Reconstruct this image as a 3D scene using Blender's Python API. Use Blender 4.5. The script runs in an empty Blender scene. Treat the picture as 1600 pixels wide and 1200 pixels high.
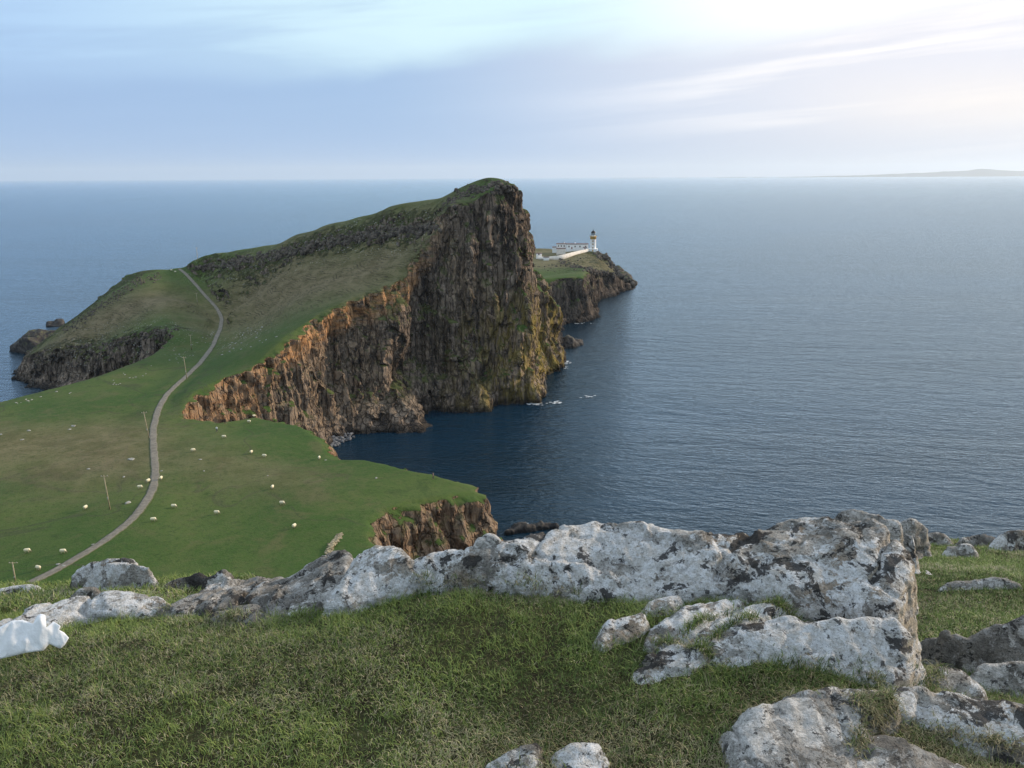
import bpy, math, random
import numpy as np
from mathutils import Vector, Matrix
from mathutils.bvhtree import BVHTree

# ------------------------------------------------------------------ camera
SC = bpy.context.scene
COL = SC.collection
R = math.radians
EYE = Vector((0.0, 0.0, 100.0))
FPX, PITCH, ROLL = 1300.0, R(14.0), R(0.3)
CF = Vector((0, math.cos(PITCH), -math.sin(PITCH)))
_r = Vector((1, 0, 0)); _u = Vector((0, math.sin(PITCH), math.cos(PITCH)))
CR = _r * math.cos(ROLL) - _u * math.sin(ROLL)
CU = _u * math.cos(ROLL) + _r * math.sin(ROLL)
cam_data = bpy.data.cameras.new('camera')
cam = bpy.data.objects.new('camera', cam_data); COL.objects.link(cam)
M = Matrix.Identity(4)
for i in range(3):
    M[i][0] = CR[i]; M[i][1] = CU[i]; M[i][2] = -CF[i]; M[i][3] = EYE[i]
cam.matrix_world = M
cam_data.sensor_width = 36.0; cam_data.lens = 36.0 * FPX / 1600.0
cam_data.clip_start = 0.05; cam_data.clip_end = 200000.0
SC.camera = cam
HAZE = 2.5e-5

# ------------------------------------------------------------------ world
SUN_AZ, SUN_EL = R(66), R(19)            # azimuth clockwise from the view direction (+Y)
SUN_DIR = Vector((math.sin(SUN_AZ) * math.cos(SUN_EL), math.cos(SUN_AZ) * math.cos(SUN_EL), math.sin(SUN_EL)))
SC.view_settings.view_transform = 'Standard'; SC.view_settings.look = 'None'
SC.view_settings.exposure = 0.12; SC.view_settings.gamma = 1.0
SC.cycles.use_denoising = True
SC.cycles.max_bounces = 6; SC.cycles.diffuse_bounces = 2; SC.cycles.glossy_bounces = 3
SC.cycles.transmission_bounces = 3; SC.cycles.transparent_max_bounces = 6; SC.cycles.volume_bounces = 1
SC.cycles.caustics_reflective = False; SC.cycles.caustics_refractive = False


class NT:
    """small helper that writes node trees"""
    def __init__(s, tree):
        s.t = tree; tree.nodes.clear()

    def n(s, typ, **kw):
        nd = s.t.nodes.new(typ)
        for k, v in kw.items():
            setattr(nd, k, v)
        return nd

    def put(s, inp, v):
        if v is None: return
        if isinstance(v, bpy.types.NodeSocket): s.t.links.new(v, inp)
        elif isinstance(v, (tuple, list)):
            v = tuple(v)
            if len(v) == 3 and len(inp.default_value) == 4: v = v + (1,)
            inp.default_value = v
        else: inp.default_value = v

    def m(s, op, a, b=None, c=None, clamp=False):
        nd = s.n('ShaderNodeMath', operation=op); nd.use_clamp = clamp
        s.put(nd.inputs[0], a); s.put(nd.inputs[1], b); s.put(nd.inputs[2], c)
        return nd.outputs[0]

    def vm(s, op, a, b=None, out=0):
        nd = s.n('ShaderNodeVectorMath', operation=op)
        s.put(nd.inputs[0], a)
        if b is not None: s.put(nd.inputs[3] if op == 'SCALE' else nd.inputs[1], b)
        return nd.outputs[out]

    def mix(s, f, a, b, blend='MIX'):
        nd = s.n('ShaderNodeMix', data_type='RGBA', blend_type=blend)
        s.put(nd.inputs[0], f); s.put(nd.inputs[6], a); s.put(nd.inputs[7], b)
        return nd.outputs[2]

    def ss(s, v, a, b, x=0.0, y=1.0):
        nd = s.n('ShaderNodeMapRange', interpolation_type='SMOOTHSTEP')
        s.put(nd.inputs[0], v); s.put(nd.inputs[1], a); s.put(nd.inputs[2], b)
        s.put(nd.inputs[3], x); s.put(nd.inputs[4], y)
        return nd.outputs[0]

    def noise(s, vec, scale, detail=4, rough=0.55, dist=0.0, out=0):
        nd = s.n('ShaderNodeTexNoise')
        s.put(nd.inputs['Vector'], vec); s.put(nd.inputs['Scale'], scale)
        nd.inputs['Detail'].default_value = detail; nd.inputs['Roughness'].default_value = rough
        nd.inputs['Distortion'].default_value = dist
        return nd.outputs[out]

    def vor(s, vec, scale, feature='F1', out='Distance', rnd=1.0):
        nd = s.n('ShaderNodeTexVoronoi', feature=feature)
        s.put(nd.inputs['Vector'], vec); s.put(nd.inputs['Scale'], scale)
        nd.inputs['Randomness'].default_value = rnd
        return nd.outputs[out]

    def mul(s, vec, xyz):
        return s.vm('MULTIPLY', vec, xyz)

    def attr(s, name, out='Fac'):
        return s.n('ShaderNodeAttribute', attribute_name=name).outputs[out]

    def geo(s, out='Position'):
        return s.n('ShaderNodeNewGeometry').outputs[out]

    def sep(s, v):
        nd = s.n('ShaderNodeSeparateXYZ'); s.put(nd.inputs[0], v)
        return nd.outputs

    def comb(s, x, y, z):
        nd = s.n('ShaderNodeCombineXYZ'); s.put(nd.inputs[0], x); s.put(nd.inputs[1], y); s.put(nd.inputs[2], z)
        return nd.outputs[0]

    def bump(s, h, strength=0.5, dist=0.1, normal=None):
        nd = s.n('ShaderNodeBump'); s.put(nd.inputs['Height'], h)
        nd.inputs['Strength'].default_value = strength; nd.inputs['Distance'].default_value = dist
        if normal is not None: s.put(nd.inputs['Normal'], normal)
        return nd.outputs[0]

    def surf(s, color, rough=0.9, normal=None, spec=0.3, metal=0.0, **kw):
        b = s.n('ShaderNodeBsdfPrincipled')
        s.put(b.inputs['Base Color'], color); s.put(b.inputs['Roughness'], rough)
        s.put(b.inputs['Specular IOR Level'], spec); s.put(b.inputs['Metallic'], metal)
        if normal is not None: s.put(b.inputs['Normal'], normal)
        for k, v in kw.items(): s.put(b.inputs[k], v)
        o = s.n('ShaderNodeOutputMaterial'); s.t.links.new(b.outputs[0], o.inputs[0])
        return b


def material(name):
    m = bpy.data.materials.new(name); m.use_nodes = True
    return m, NT(m.node_tree)


world = bpy.data.worlds.new('World'); SC.world = world; world.use_nodes = True
w = NT(world.node_tree)
d = w.vm('NORMALIZE', w.n('ShaderNodeTexCoord').outputs['Generated'])
dx, dy, dz = w.sep(d)
el = w.m('MAXIMUM', dz, 0.0)
sky = w.n('ShaderNodeTexSky', sky_type='NISHITA'); sky.sun_disc = False
sky.sun_elevation = SUN_EL; sky.sun_rotation = SUN_AZ; sky.air_density = 1.0; sky.dust_density = 0.6; sky.ozone_density = 2.0
clear = w.vm('SCALE', sky.outputs[0], 0.11)
# glow of the veiled sun, high on the right of the picture
gd = Vector((math.sin(R(48)) * math.cos(R(16)), math.cos(R(48)) * math.cos(R(16)), math.sin(R(16))))
g = w.vm('DOT_PRODUCT', d, tuple(gd), out=1)
az = w.m('ARCTAN2', dx, dy)
els = w.m('SUBTRACT', el, w.m('MULTIPLY', az, 0.075))          # the cloud bands climb a little to the right
sv = w.comb(w.m('MULTIPLY', az, 1.6), w.m('MULTIPLY', els, 13.0), 0.3)
big = w.noise(w.comb(w.m('MULTIPLY', az, 2.2), w.m('MULTIPLY', els, 9.0), 1.7), 1.0, 5, 0.5, 0.4)
st = w.noise(sv, 1.5, 6, 0.52, 0.5)
st2 = w.noise(w.comb(w.m('MULTIPLY', az, 1.2), w.m('MULTIPLY', els, 30.0), 4.1), 1.3, 5, 0.5, 0.3)
bank = w.ss(w.m('ADD', w.m('SUBTRACT', els, 0.143), w.m('MULTIPLY', w.m('SUBTRACT', big, 0.5), 0.11)), 0.028, -0.030)
upper = w.mix(w.ss(g, 0.20, 0.66), (0.44, 0.65, 0.93), (0.72, 0.95, 1.02))
upper = w.mix(w.ss(g, 0.70, 0.92), upper, (1.22, 1.20, 1.18))
upper = w.mix(0.10, upper, clear)
lav = w.mix(w.ss(g, 0.52, 0.95), (0.300, 0.460, 0.72), (0.78, 0.78, 0.85))
c = w.mix(w.m('MULTIPLY', bank, 0.92), upper, lav)
streak = w.ss(w.m('ADD', w.m('MULTIPLY', st, 0.65), w.m('MULTIPLY', st2, 0.35)), 0.46, 0.62)
c = w.mix(w.m('MULTIPLY', streak, w.m('MULTIPLY', w.m('SUBTRACT', 1.0, bank), 0.45)), c, lav)
bright = w.ss(w.m('ADD', w.m('MULTIPLY', st, 0.4), w.m('MULTIPLY', st2, 0.6)), 0.47, 0.63)
c = w.mix(w.m('MULTIPLY', w.m('MULTIPLY', bright, bank), w.ss(g, 0.60, 0.93, 0.10, 0.9)), c, w.mix(w.ss(g, 0.55, 0.90), (0.44, 0.60, 0.84), (1.08, 1.03, 1.0)))
hor = w.mix(w.ss(g, 0.60, 0.92), (0.32, 0.48, 0.74), (0.62, 0.64, 0.72))
c = w.mix(w.m('MULTIPLY', w.ss(el, 0.085, 0.0), 0.9), c, hor)
c = w.mix(w.m('MULTIPLY', w.ss(w.m('ABSOLUTE', w.m('SUBTRACT', el, 0.068)), 0.05, 0.0), w.ss(g, 0.82, 0.95, 0.0, 0.55)), c, (1.0, 0.90, 0.80))
c = w.mix(w.ss(el, 0.21, 0.46), c, (0.70, 0.84, 1.00))          # unseen upper sky, brightened to lift ground light and blue the sea
bg = w.n('ShaderNodeBackground'); w.put(bg.inputs[0], c); bg.inputs[1].default_value = 1.0
wo = w.n('ShaderNodeOutputWorld'); w.t.links.new(bg.outputs[0], wo.inputs[0])

sun_data = bpy.data.lights.new('sun', 'SUN'); sun_data.energy = 3.8; sun_data.angle = R(7); sun_data.color = (1.0, 0.82, 0.62)
sun = bpy.data.objects.new('sun', sun_data); COL.objects.link(sun)
sun.rotation_euler = (-SUN_DIR).to_track_quat('-Z', 'Y').to_euler()


# ------------------------------------------------------------------ helpers
def ray(px, py):
    return CF + CR * ((px - 800.0) / FPX) + CU * ((600.0 - py) / FPX)

def atZ(px, py, z):
    r = ray(px, py); p = EYE + r * ((z - EYE.z) / r.z); return (p.x, p.y, p.z)

def atY(px, py, Y):
    r = ray(px, py); p = EYE + r * (Y / r.y); return (p.x, p.y, p.z)

_rng = np.random.default_rng(7)
_TAB = _rng.random((64, 64, 64)).astype(np.float32) * 2 - 1

def vnoise(p):
    """value noise in [-1,1]; p (N,3)"""
    i = np.floor(p).astype(np.int64); f = (p - i); f = f * f * f * (f * (f * 6 - 15) + 10)
    i &= 63; j = (i + 1) & 63
    x0, y0, z0 = i.T; x1, y1, z1 = j.T; fx, fy, fz = f.T
    T = _TAB
    a = T[x0, y0, z0] * (1 - fx) + T[x1, y0, z0] * fx
    b = T[x0, y1, z0] * (1 - fx) + T[x1, y1, z0] * fx
    c_ = T[x0, y0, z1] * (1 - fx) + T[x1, y0, z1] * fx
    e = T[x0, y1, z1] * (1 - fx) + T[x1, y1, z1] * fx
    return (a * (1 - fy) + b * fy) * (1 - fz) + (c_ * (1 - fy) + e * fy) * fz

def fbm(p, octv=4, gain=0.5, ridged=False, seed=0.0):
    s = 0.0; a = 1.0; tot = 0.0; p = np.asarray(p, float) + np.array([17.3, 5.1, 9.7]) * (seed + 1)
    for _ in range(octv):
        v = vnoise(p)
        s = s + a * ((1 - 2 * np.abs(v)) if ridged else v); tot += a
        a *= gain; p = p * 2.03 + 11.7
    return s / tot

def blocks(p):
    """random value in [-1,1] of the nearest scattered cell: flat faces with sharp steps between them"""
    i = np.floor(p).astype(np.int64); best = np.full(len(p), 1e9); val = np.zeros(len(p))
    for ox in (-1, 0, 1):
        for oy in (-1, 0, 1):
            for oz in (-1, 0, 1):
                c_ = i + np.array([ox, oy, oz]); a, b, e = (c_ & 63).T
                q = c_ + 0.5 + 0.42 * np.stack([_TAB[a, b, e], _TAB[b, e, a], _TAB[e, a, b]], 1)
                d2 = ((p - q) ** 2).sum(1); m_ = d2 < best
                best = np.where(m_, d2, best); val = np.where(m_, _TAB[(a + 31) & 63, b, (e + 17) & 63], val)
    return val

def sstep(x, a, b):
    t = np.clip((x - a) / (b - a), 0, 1); return t * t * (3 - 2 * t)

def polydist(P, poly, closed=True):
    """signed distance (inside positive) to polygon; unsigned for an open line"""
    poly = np.asarray(poly, float)[:, :2]; n = len(poly)
    d2 = np.full(len(P), 1e18); ins = np.zeros(len(P), bool)
    for k in range(n if closed else n - 1):
        a = poly[k]; b = poly[(k + 1) % n]; ab = b - a
        ap = P - a
        t = np.clip((ap @ ab) / max(ab @ ab, 1e-9), 0, 1)
        q = ap - t[:, None] * ab
        d2 = np.minimum(d2, (q * q).sum(1))
        if closed:
            cnd = (a[1] > P[:, 1]) != (b[1] > P[:, 1])
            xx = a[0] + (P[:, 1] - a[1]) * (ab[0] / (ab[1] if abs(ab[1]) > 1e-12 else 1e-12))
            ins ^= cnd & (P[:, 0] < xx)
    dd = np.sqrt(d2)
    return np.where(ins, dd, -dd) if closed else dd

def tps(pts, smooth=0.0, scale=100.0):
    pts = np.asarray(pts, float); X = pts[:, :2] / scale; z = pts[:, 2]; n = len(X)
    def U(r2): return 0.5 * r2 * np.log(r2 + 1e-12)
    D = ((X[:, None] - X[None]) ** 2).sum(2)
    A = np.zeros((n + 3, n + 3)); A[:n, :n] = U(D) + smooth * np.eye(n)
    A[:n, n] = 1; A[:n, n + 1:] = X; A[n, :n] = 1; A[n + 1:, :n] = X.T
    sol = np.linalg.lstsq(A, np.concatenate([z, [0, 0, 0]]), rcond=None)[0]
    def f(P):
        P = np.asarray(P, float) / scale; out = np.empty(len(P))
        for s in range(0, len(P), 20000):
            Q = P[s:s + 20000]; Dq = ((Q[:, None] - X[None]) ** 2).sum(2)
            out[s:s + 20000] = U(Dq) @ sol[:n] + sol[n] + Q @ sol[n + 1:]
        return out
    return f

def mesh_np(name, V, F, mat=None, smooth=True, parent=None):
    """mesh object from arrays; F is an (n,k) array or a list of such arrays"""
    me = bpy.data.meshes.new(name)
    Fs = F if isinstance(F, list) else [F]
    Fs = [np.asarray(f, np.int32) for f in Fs if len(f)]
    V = np.asarray(V, np.float32)
    me.vertices.add(len(V)); me.vertices.foreach_set('co', V.ravel())
    loops = np.concatenate([f.ravel() for f in Fs])
    tot = np.concatenate([np.full(len(f), f.shape[1], np.int32) for f in Fs])
    st = np.concatenate([[0], np.cumsum(tot)[:-1]]).astype(np.int32)
    me.loops.add(len(loops)); me.loops.foreach_set('vertex_index', loops)
    me.polygons.add(len(tot)); me.polygons.foreach_set('loop_start', st); me.polygons.foreach_set('loop_total', tot)
    me.update(calc_edges=True)
    if smooth: me.polygons.foreach_set('use_smooth', np.ones(len(tot), bool))
    if mat: me.materials.append(mat)
    o = bpy.data.objects.new(name, me); COL.objects.link(o)
    if parent: o.parent = parent
    return o

def tag(o, label=None, cat=None, group=None, kind=None):
    if label: o['label'] = label
    if cat: o['category'] = cat
    if group: o['group'] = group
    if kind: o['kind'] = kind
    return o

def add_attr(o, name, arr):
    a = o.data.attributes.new(name, 'FLOAT', 'POINT'); a.data.foreach_set('value', np.asarray(arr, np.float32))

def get_vn(me):
    n = len(me.vertices); co = np.empty(n * 3, np.float32); me.vertices.foreach_get('co', co)
    no = np.empty(n * 3, np.float32); me.vertex_normals.foreach_get('vector', no)
    return co.reshape(-1, 3).astype(float), no.reshape(-1, 3).astype(float)

def grid_solid(xs, ys, H, bottom):
    nx, ny = len(xs), len(ys)
    X, Y = np.meshgrid(xs, ys)
    top = np.stack([X.ravel(), Y.ravel(), H.ravel()], 1)
    bot = top.copy(); bot[:, 2] = bottom
    V = np.concatenate([top, bot]); N = nx * ny
    idx = np.arange(N).reshape(ny, nx)
    a, b, c_, d_ = idx[:-1, :-1].ravel(), idx[:-1, 1:].ravel(), idx[1:, 1:].ravel(), idx[1:, :-1].ravel()
    F = [np.stack([a, b, c_, d_], 1), np.stack([a + N, d_ + N, c_ + N, b + N], 1)]
    for e, flip in ((idx[0], 0), (idx[-1], 1), (idx[:, 0], 1), (idx[:, -1], 0)):
        p, q = e[:-1], e[1:]
        f = np.stack([p, p + N, q + N, q], 1)
        F.append(f[:, ::-1] if flip else f)
    return V, np.concatenate(F)

def remesh(name, V, F, voxel, disp, mat, cut=None):
    """voxel remesh a closed solid, displace it, drop what lies below 'cut'"""
    o = mesh_np(name + '_raw', V, F, None)
    md = o.modifiers.new('r', 'REMESH'); md.mode = 'VOXEL'; md.voxel_size = voxel
    dg = bpy.context.evaluated_depsgraph_get()
    me = bpy.data.meshes.new_from_object(o.evaluated_get(dg))
    old = o.data; bpy.data.objects.remove(o); bpy.data.meshes.remove(old)
    co, no = get_vn(me)
    co = disp(co, no)
    n = len(me.polygons); lt = np.empty(n, np.int32); me.polygons.foreach_get('loop_total', lt)
    lv = np.empty(len(me.loops), np.int32); me.loops.foreach_get('vertex_index', lv)
    st = np.concatenate([[0], np.cumsum(lt)[:-1]])
    quads = lv[(st[lt == 4][:, None] + np.arange(4))]
    tris = lv[(st[lt == 3][:, None] + np.arange(3))] if (lt == 3).any() else np.zeros((0, 3), np.int32)
    bpy.data.meshes.remove(me)
    Fs = [quads, tris]
    if cut is not None:
        keep = co[:, 2] > cut
        Fs = [f[keep[f].any(1)] if len(f) else f for f in Fs]
        used = np.zeros(len(co), bool)
        for f in Fs: used[f.ravel()] = True
        mp = np.cumsum(used) - 1
        Fs = [mp[f] if len(f) else f for f in Fs]; co = co[used]
    return mesh_np(name, co, [f for f in Fs if len(f)], mat)
#@@MATERIALS
# ------------------------------------------------------------------ materials of the land
def rock_bump(n, p, s=1.0):
    pv = n.mul(p, (1.0 * s, 1.0 * s, 0.28 * s))
    h = n.m('ADD', n.noise(pv, 0.55, 6, 0.65), n.m('MULTIPLY', n.vor(pv, 0.8, 'DISTANCE_TO_EDGE'), 0.5))
    return h

def land_material():
    m, n = material('headland_surface')
    p = n.geo('Position'); z = n.sep(p)[2]
    nz = n.sep(n.geo('Normal'))[2]
    rockm = n.attr('rocky'); orange = n.attr('orange'); lichen = n.attr('lichen'); brown = n.attr('brown')
    wet = n.ss(z, 3.5, 0.8)
    # rock
    pv = n.mul(p, (1, 1, 0.2))
    n1 = n.noise(pv, 0.16, 6, 0.62); n2 = n.noise(n.mul(p, (1, 1, 0.42)), 0.62, 7, 0.76)
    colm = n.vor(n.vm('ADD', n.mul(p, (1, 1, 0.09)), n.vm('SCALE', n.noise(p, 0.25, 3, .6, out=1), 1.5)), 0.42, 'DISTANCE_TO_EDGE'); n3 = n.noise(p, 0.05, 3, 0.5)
    rk = n.mix(n.ss(n1, 0.36, 0.66), (0.042, 0.034, 0.030), (0.29, 0.225, 0.17))
    rk = n.mix(n.ss(n2, 0.50, 0.70), rk, (0.37, 0.285, 0.21))
    rk = n.mix(n.m('MULTIPLY', n.ss(n2, 0.47, 0.32), 0.8), rk, (0.018, 0.016, 0.018))
    tan = n.attr('tan')
    rk = n.mix(n.m('MULTIPLY', tan, n.ss(n2, 0.40, 0.60)), rk, n.mix(n2, (0.14, 0.094, 0.060), (0.43, 0.315, 0.21)))
    rk = n.mix(n.m('MULTIPLY', n.ss(colm, 0.07, 0.0), 0.6), rk, (0.03, 0.026, 0.026))  # crevice darkness painted into the colour along the column cracks
    rk = n.mix(n.m('MULTIPLY', orange, n.ss(n.noise(n.mul(p, (0.5, 0.5, 1.6)), 0.35, 5, 0.65), 0.34, 0.58)), rk,
               n.mix(n2, (0.24, 0.12, 0.06), (0.66, 0.37, 0.17)))
    ln = n.noise(n.mul(p, (1, 1, 0.35)), 0.22, 6, 0.68)
    rk = n.mix(n.m('MULTIPLY', lichen, n.ss(ln, 0.42, 0.60)), rk, n.mix(n2, (0.11, 0.088, 0.022), (0.42, 0.31, 0.085)))
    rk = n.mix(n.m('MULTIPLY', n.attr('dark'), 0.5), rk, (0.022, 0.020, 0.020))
    # grass clinging to ledges of the cliff
    ledge = n.m('MULTIPLY', n.ss(n.m('ADD', nz, n.m('MULTIPLY', n.m('SUBTRACT', ln, 0.5), 1.4)), 0.36, 0.62), n.m('SUBTRACT', 1.0, wet))
    ledge = n.m('MULTIPLY', n.m('MULTIPLY', ledge, n.ss(z, 4.0, 26.0, 0.0, 1.0)), n.m('SUBTRACT', 1.0, n.m('MULTIPLY', n.attr('tan'), 0.7)))
    rk = n.mix(n.m('MULTIPLY', ledge, 0.85), rk, n.mix(n2, (0.035, 0.05, 0.014), (0.10, 0.12, 0.035)))
    rk = n.mix(n.ss(n.noise(p, 0.9, 3, 0.7), 0.71, 0.76), rk, (0.42, 0.41, 0.38))
    rk = n.mix(n.m('MULTIPLY', wet, 0.8), rk, (0.012, 0.012, 0.012))
    # turf
    g1 = n.noise(p, 0.022, 5, 0.6, 0.6); g2 = n.noise(p, 0.35, 5, 0.7); g3 = n.noise(p, 2.2, 3, 0.7)
    gr = n.mix(n.ss(g1, 0.36, 0.66), (0.034, 0.080, 0.013), (0.078, 0.108, 0.027))
    gr = n.mix(n.m('MULTIPLY', n.ss(g2, 0.45, 0.75), 0.55), gr, (0.088, 0.098, 0.034))
    gr = n.mix(n.m('MULTIPLY', n.ss(g2, 0.42, 0.25), 0.6), gr, (0.022, 0.042, 0.010))
    gm = n.noise(p, 0.075, 6, 0.68, 0.5)
    gr = n.mix(n.m('MULTIPLY', n.ss(gm, 0.52, 0.68), 0.65), gr, (0.105, 0.098, 0.042))
    gr = n.mix(n.m('MULTIPLY', n.ss(gm, 0.44, 0.32), 0.6), gr, (0.026, 0.050, 0.012))
    tk = n.m('ABSOLUTE', n.m('SUBTRACT', n.noise(p, 0.018, 3, 0.5, 0.8), 0.5))
    gr = n.mix(n.m('MULTIPLY', n.m('MULTIPLY', n.ss(tk, 0.008, 0.001), n.ss(g2, 0.35, 0.5)), 0.7), gr, (0.045, 0.055, 0.025))
    bn = n.noise(n.mul(p, (0.6, 0.6, 1.6)), 0.25, 5, 0.65)
    br = n.mix(n.ss(bn, 0.35, 0.65), (0.115, 0.088, 0.045), (0.20, 0.155, 0.090))
    gr = n.mix(n.m('MULTIPLY', brown, n.ss(n.m('ADD', g2, n.m('MULTIPLY', brown, 0.35)), 0.36, 0.62)), gr, br)
    gr = n.mix(n.m('MULTIPLY', n.ss(g3, 0.35, 0.7), 0.3), gr, (0.105, 0.115, 0.048))
    g4 = n.noise(p, 0.9, 4, 0.8)
    gr = n.mix(n.m('MULTIPLY', n.ss(g4, 0.50, 0.36), 0.45), gr, (0.022, 0.046, 0.010))
    # faint trodden lines along the slope contours
    wv = n.n('ShaderNodeTexWave', wave_type='BANDS', bands_direction='Z')
    n.put(wv.inputs['Vector'], n.vm('ADD', n.mul(p, (0.06, 0.06, 1.0)), n.vm('SCALE', n.noise(p, 0.06, 4, 0.6, out=1), 4.5)))
    wv.inputs['Scale'].default_value = 0.42; wv.inputs['Distortion'].default_value = 3.0; wv.inputs['Detail'].default_value = 3
    wv.inputs['Detail Scale'].default_value = 1.5
    slope = n.ss(nz, 0.99, 0.93)
    terr = n.m('MULTIPLY', n.m('MULTIPLY', n.ss(wv.outputs['Fac'], 0.38, 0.02), slope), n.m('MULTIPLY', n.ss(brown, 0.2, 0.7), n.ss(n.noise(n.mul(p, (.3, .3, 1)), 0.5, 3, 0.6), 0.42, 0.62)))
    gr = n.mix(n.m('MULTIPLY', terr, 0.7), gr, (0.05, 0.042, 0.024))
    # small pale stones in scree
    st = n.vor(p, 0.8, 'F1'); stm = n.m('MULTIPLY', n.ss(st, 0.24, 0.16), n.attr('scree'))
    stm = n.m('MULTIPLY', stm, n.ss(n.noise(p, 0.13, 4, 0.6), 0.46, 0.56))
    # mask
    edge = n.m('ADD', nz, n.m('MULTIPLY', n.m('SUBTRACT', g2, 0.5), 0.35))
    steep = n.ss(edge, 0.70, 0.60)
    rn = n.noise(p, 0.30, 5, 0.72)
    rocky = n.ss(n.m('ADD', rockm, n.m('MULTIPLY', n.m('SUBTRACT', rn, 0.5), 2.2)), 0.42, 0.62)
    rocky = n.m('MULTIPLY', rocky, n.ss(rockm, 0.02, 0.15))
    mask = n.m('MAXIMUM', steep, rocky)
    mask = n.m('MAXIMUM', mask, n.m('MAXIMUM', wet, n.ss(n.m('ADD', z, n.m('MULTIPLY', rn, 10.0)), 19.0, 15.0)))
    col = n.mix(mask, gr, rk)
    col = n.mix(stm, col, (0.45, 0.44, 0.40))
    hb = n.m('ADD', n.m('MULTIPLY', n.m('ADD', rock_bump(n, p), n.m('MULTIPLY', n.ss(colm, 0.0, 0.12), 0.7)), mask), n.m('MULTIPLY', g3, 0.10))
    hb = n.m('SUBTRACT', hb, n.m('MULTIPLY', terr, 0.25))
    n.surf(col, 0.95, n.bump(hb, 1.0, 1.3), 0.15)
    return m

def sea_material():
    m, n = material('sea_water')
    p = n.geo('Position')
    cd = n.n('ShaderNodeVectorMath', operation='DISTANCE'); n.put(cd.inputs[0], p); cd.inputs[1].default_value = (0, 0, 100)
    q = n.n('ShaderNodeVectorRotate', rotation_type='Z_AXIS'); n.put(q.inputs[0], p); q.inputs['Angle'].default_value = R(12)
    q = q.outputs[0]
    w1 = n.noise(n.mul(q, (0.5, 1.0, 1)), 0.62, 4, 0.6, 0.4)
    w2 = n.noise(n.mul(q, (0.4, 1.0, 1)), 0.14, 4, 0.55, 0.6)
    w3 = n.noise(n.mul(q, (0.25, 1.0, 1)), 0.012, 5, 0.6, 0.5)
    h = n.m('ADD', n.m('MULTIPLY', w1, 0.85), n.m('ADD', n.m('MULTIPLY', w2, 1.3), n.m('MULTIPLY', w3, 3.0)))
    wind = n.noise(n.mul(p, (0.35, 1, 1)), 0.0035, 5, 0.6, 0.8)
    base = n.mix(n.ss(wind, 0.35, 0.65), (0.001, 0.010, 0.017), (0.004, 0.026, 0.052))
    nrm = n.bump(h, 1.0, 0.8)
    df = n.n('ShaderNodeBsdfDiffuse'); n.put(df.inputs[0], base); n.put(df.inputs['Normal'], nrm)
    gl = n.n('ShaderNodeBsdfGlossy'); n.put(gl.inputs[0], (0.78, 0.91, 1.0, 1)); gl.inputs['Roughness'].default_value = 0.13; n.put(gl.inputs['Normal'], nrm)
    fr = n.n('ShaderNodeFresnel'); fr.inputs['IOR'].default_value = 1.333; n.put(fr.inputs['Normal'], nrm)
    mx = n.n('ShaderNodeMixShader'); n.put(mx.inputs[0], fr.outputs[0]); n.put(mx.inputs[1], df.outputs[0]); n.put(mx.inputs[2], gl.outputs[0])
    n.t.links.new(mx.outputs[0], n.n('ShaderNodeOutputMaterial').inputs[0])
    return m

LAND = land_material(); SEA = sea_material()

# ------------------------------------------------------------------ plan of the land
Z0 = lambda pts: [atZ(x, y, 0.0) for x, y in pts]
base = [(300, -80, 0), (220, 0, 0), (130, 50, 0), (70, 85, 0), (22, 108, 0), (0, 126, 0), (-14, 140, 0), (-21, 152, 0), (-20, 163, 0),
        (-9, 170, 0), (5, 176, 0), (10, 190, 0), (5, 206, 0), (-5, 212, 0), (-22, 210, 0), (-34, 219, 0), (-40, 226, 0), (-44, 236, 0), (-55, 249, 0),
        (-72, 260, 0), (-86, 252, 0), (-99, 247, 0), (-97, 256, 0), (-90, 266, 0), (-82, 278, 0), (-76, 290, 0)]
base += Z0([(500, 706), (520, 692), (545, 681), (600, 677), (640, 676), (668, 672), (669, 660), (650, 648), (668, 644), (700, 643), (740, 645),
            (762, 642), (772, 633), (800, 632), (845, 629), (850, 615), (843, 600), (858, 584), (880, 574), (881, 552)])
base += [atY(880, 520, 520)[:2] + (0,), atY(878, 505, 570)[:2] + (0,)]
base += Z0([(884, 505), (915, 503), (938, 496), (926, 482), (932, 468), (965, 462), (967, 457), (992, 452), (996, 447), (984, 438), (972, 431)])
base += [(75, 900, 0), (50, 935, 0), (0, 950, 0), (-70, 930, 0), (-120, 880, 0), (-110, 790, 0), (-95, 690, 0), (-125, 610, 0), (-180, 565, 0),
         (-200, 530, 0), (-232, 500, 0), (-256, 470, 0), (-266, 440, 0)]
base += Z0([(20, 578), (24, 592), (50, 605), (80, 612)])
base += [(-200, 372, 0), (-180, 364, 0), (-166, 354, 0), (-160, 338, 0), (-166, 320, 0), (-175, 300, 0), (-187, 268, 0), (-235, 215, 0),
         (-300, 160, 0), (-420, 60, 0), (-520, -80, 0)]
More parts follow.
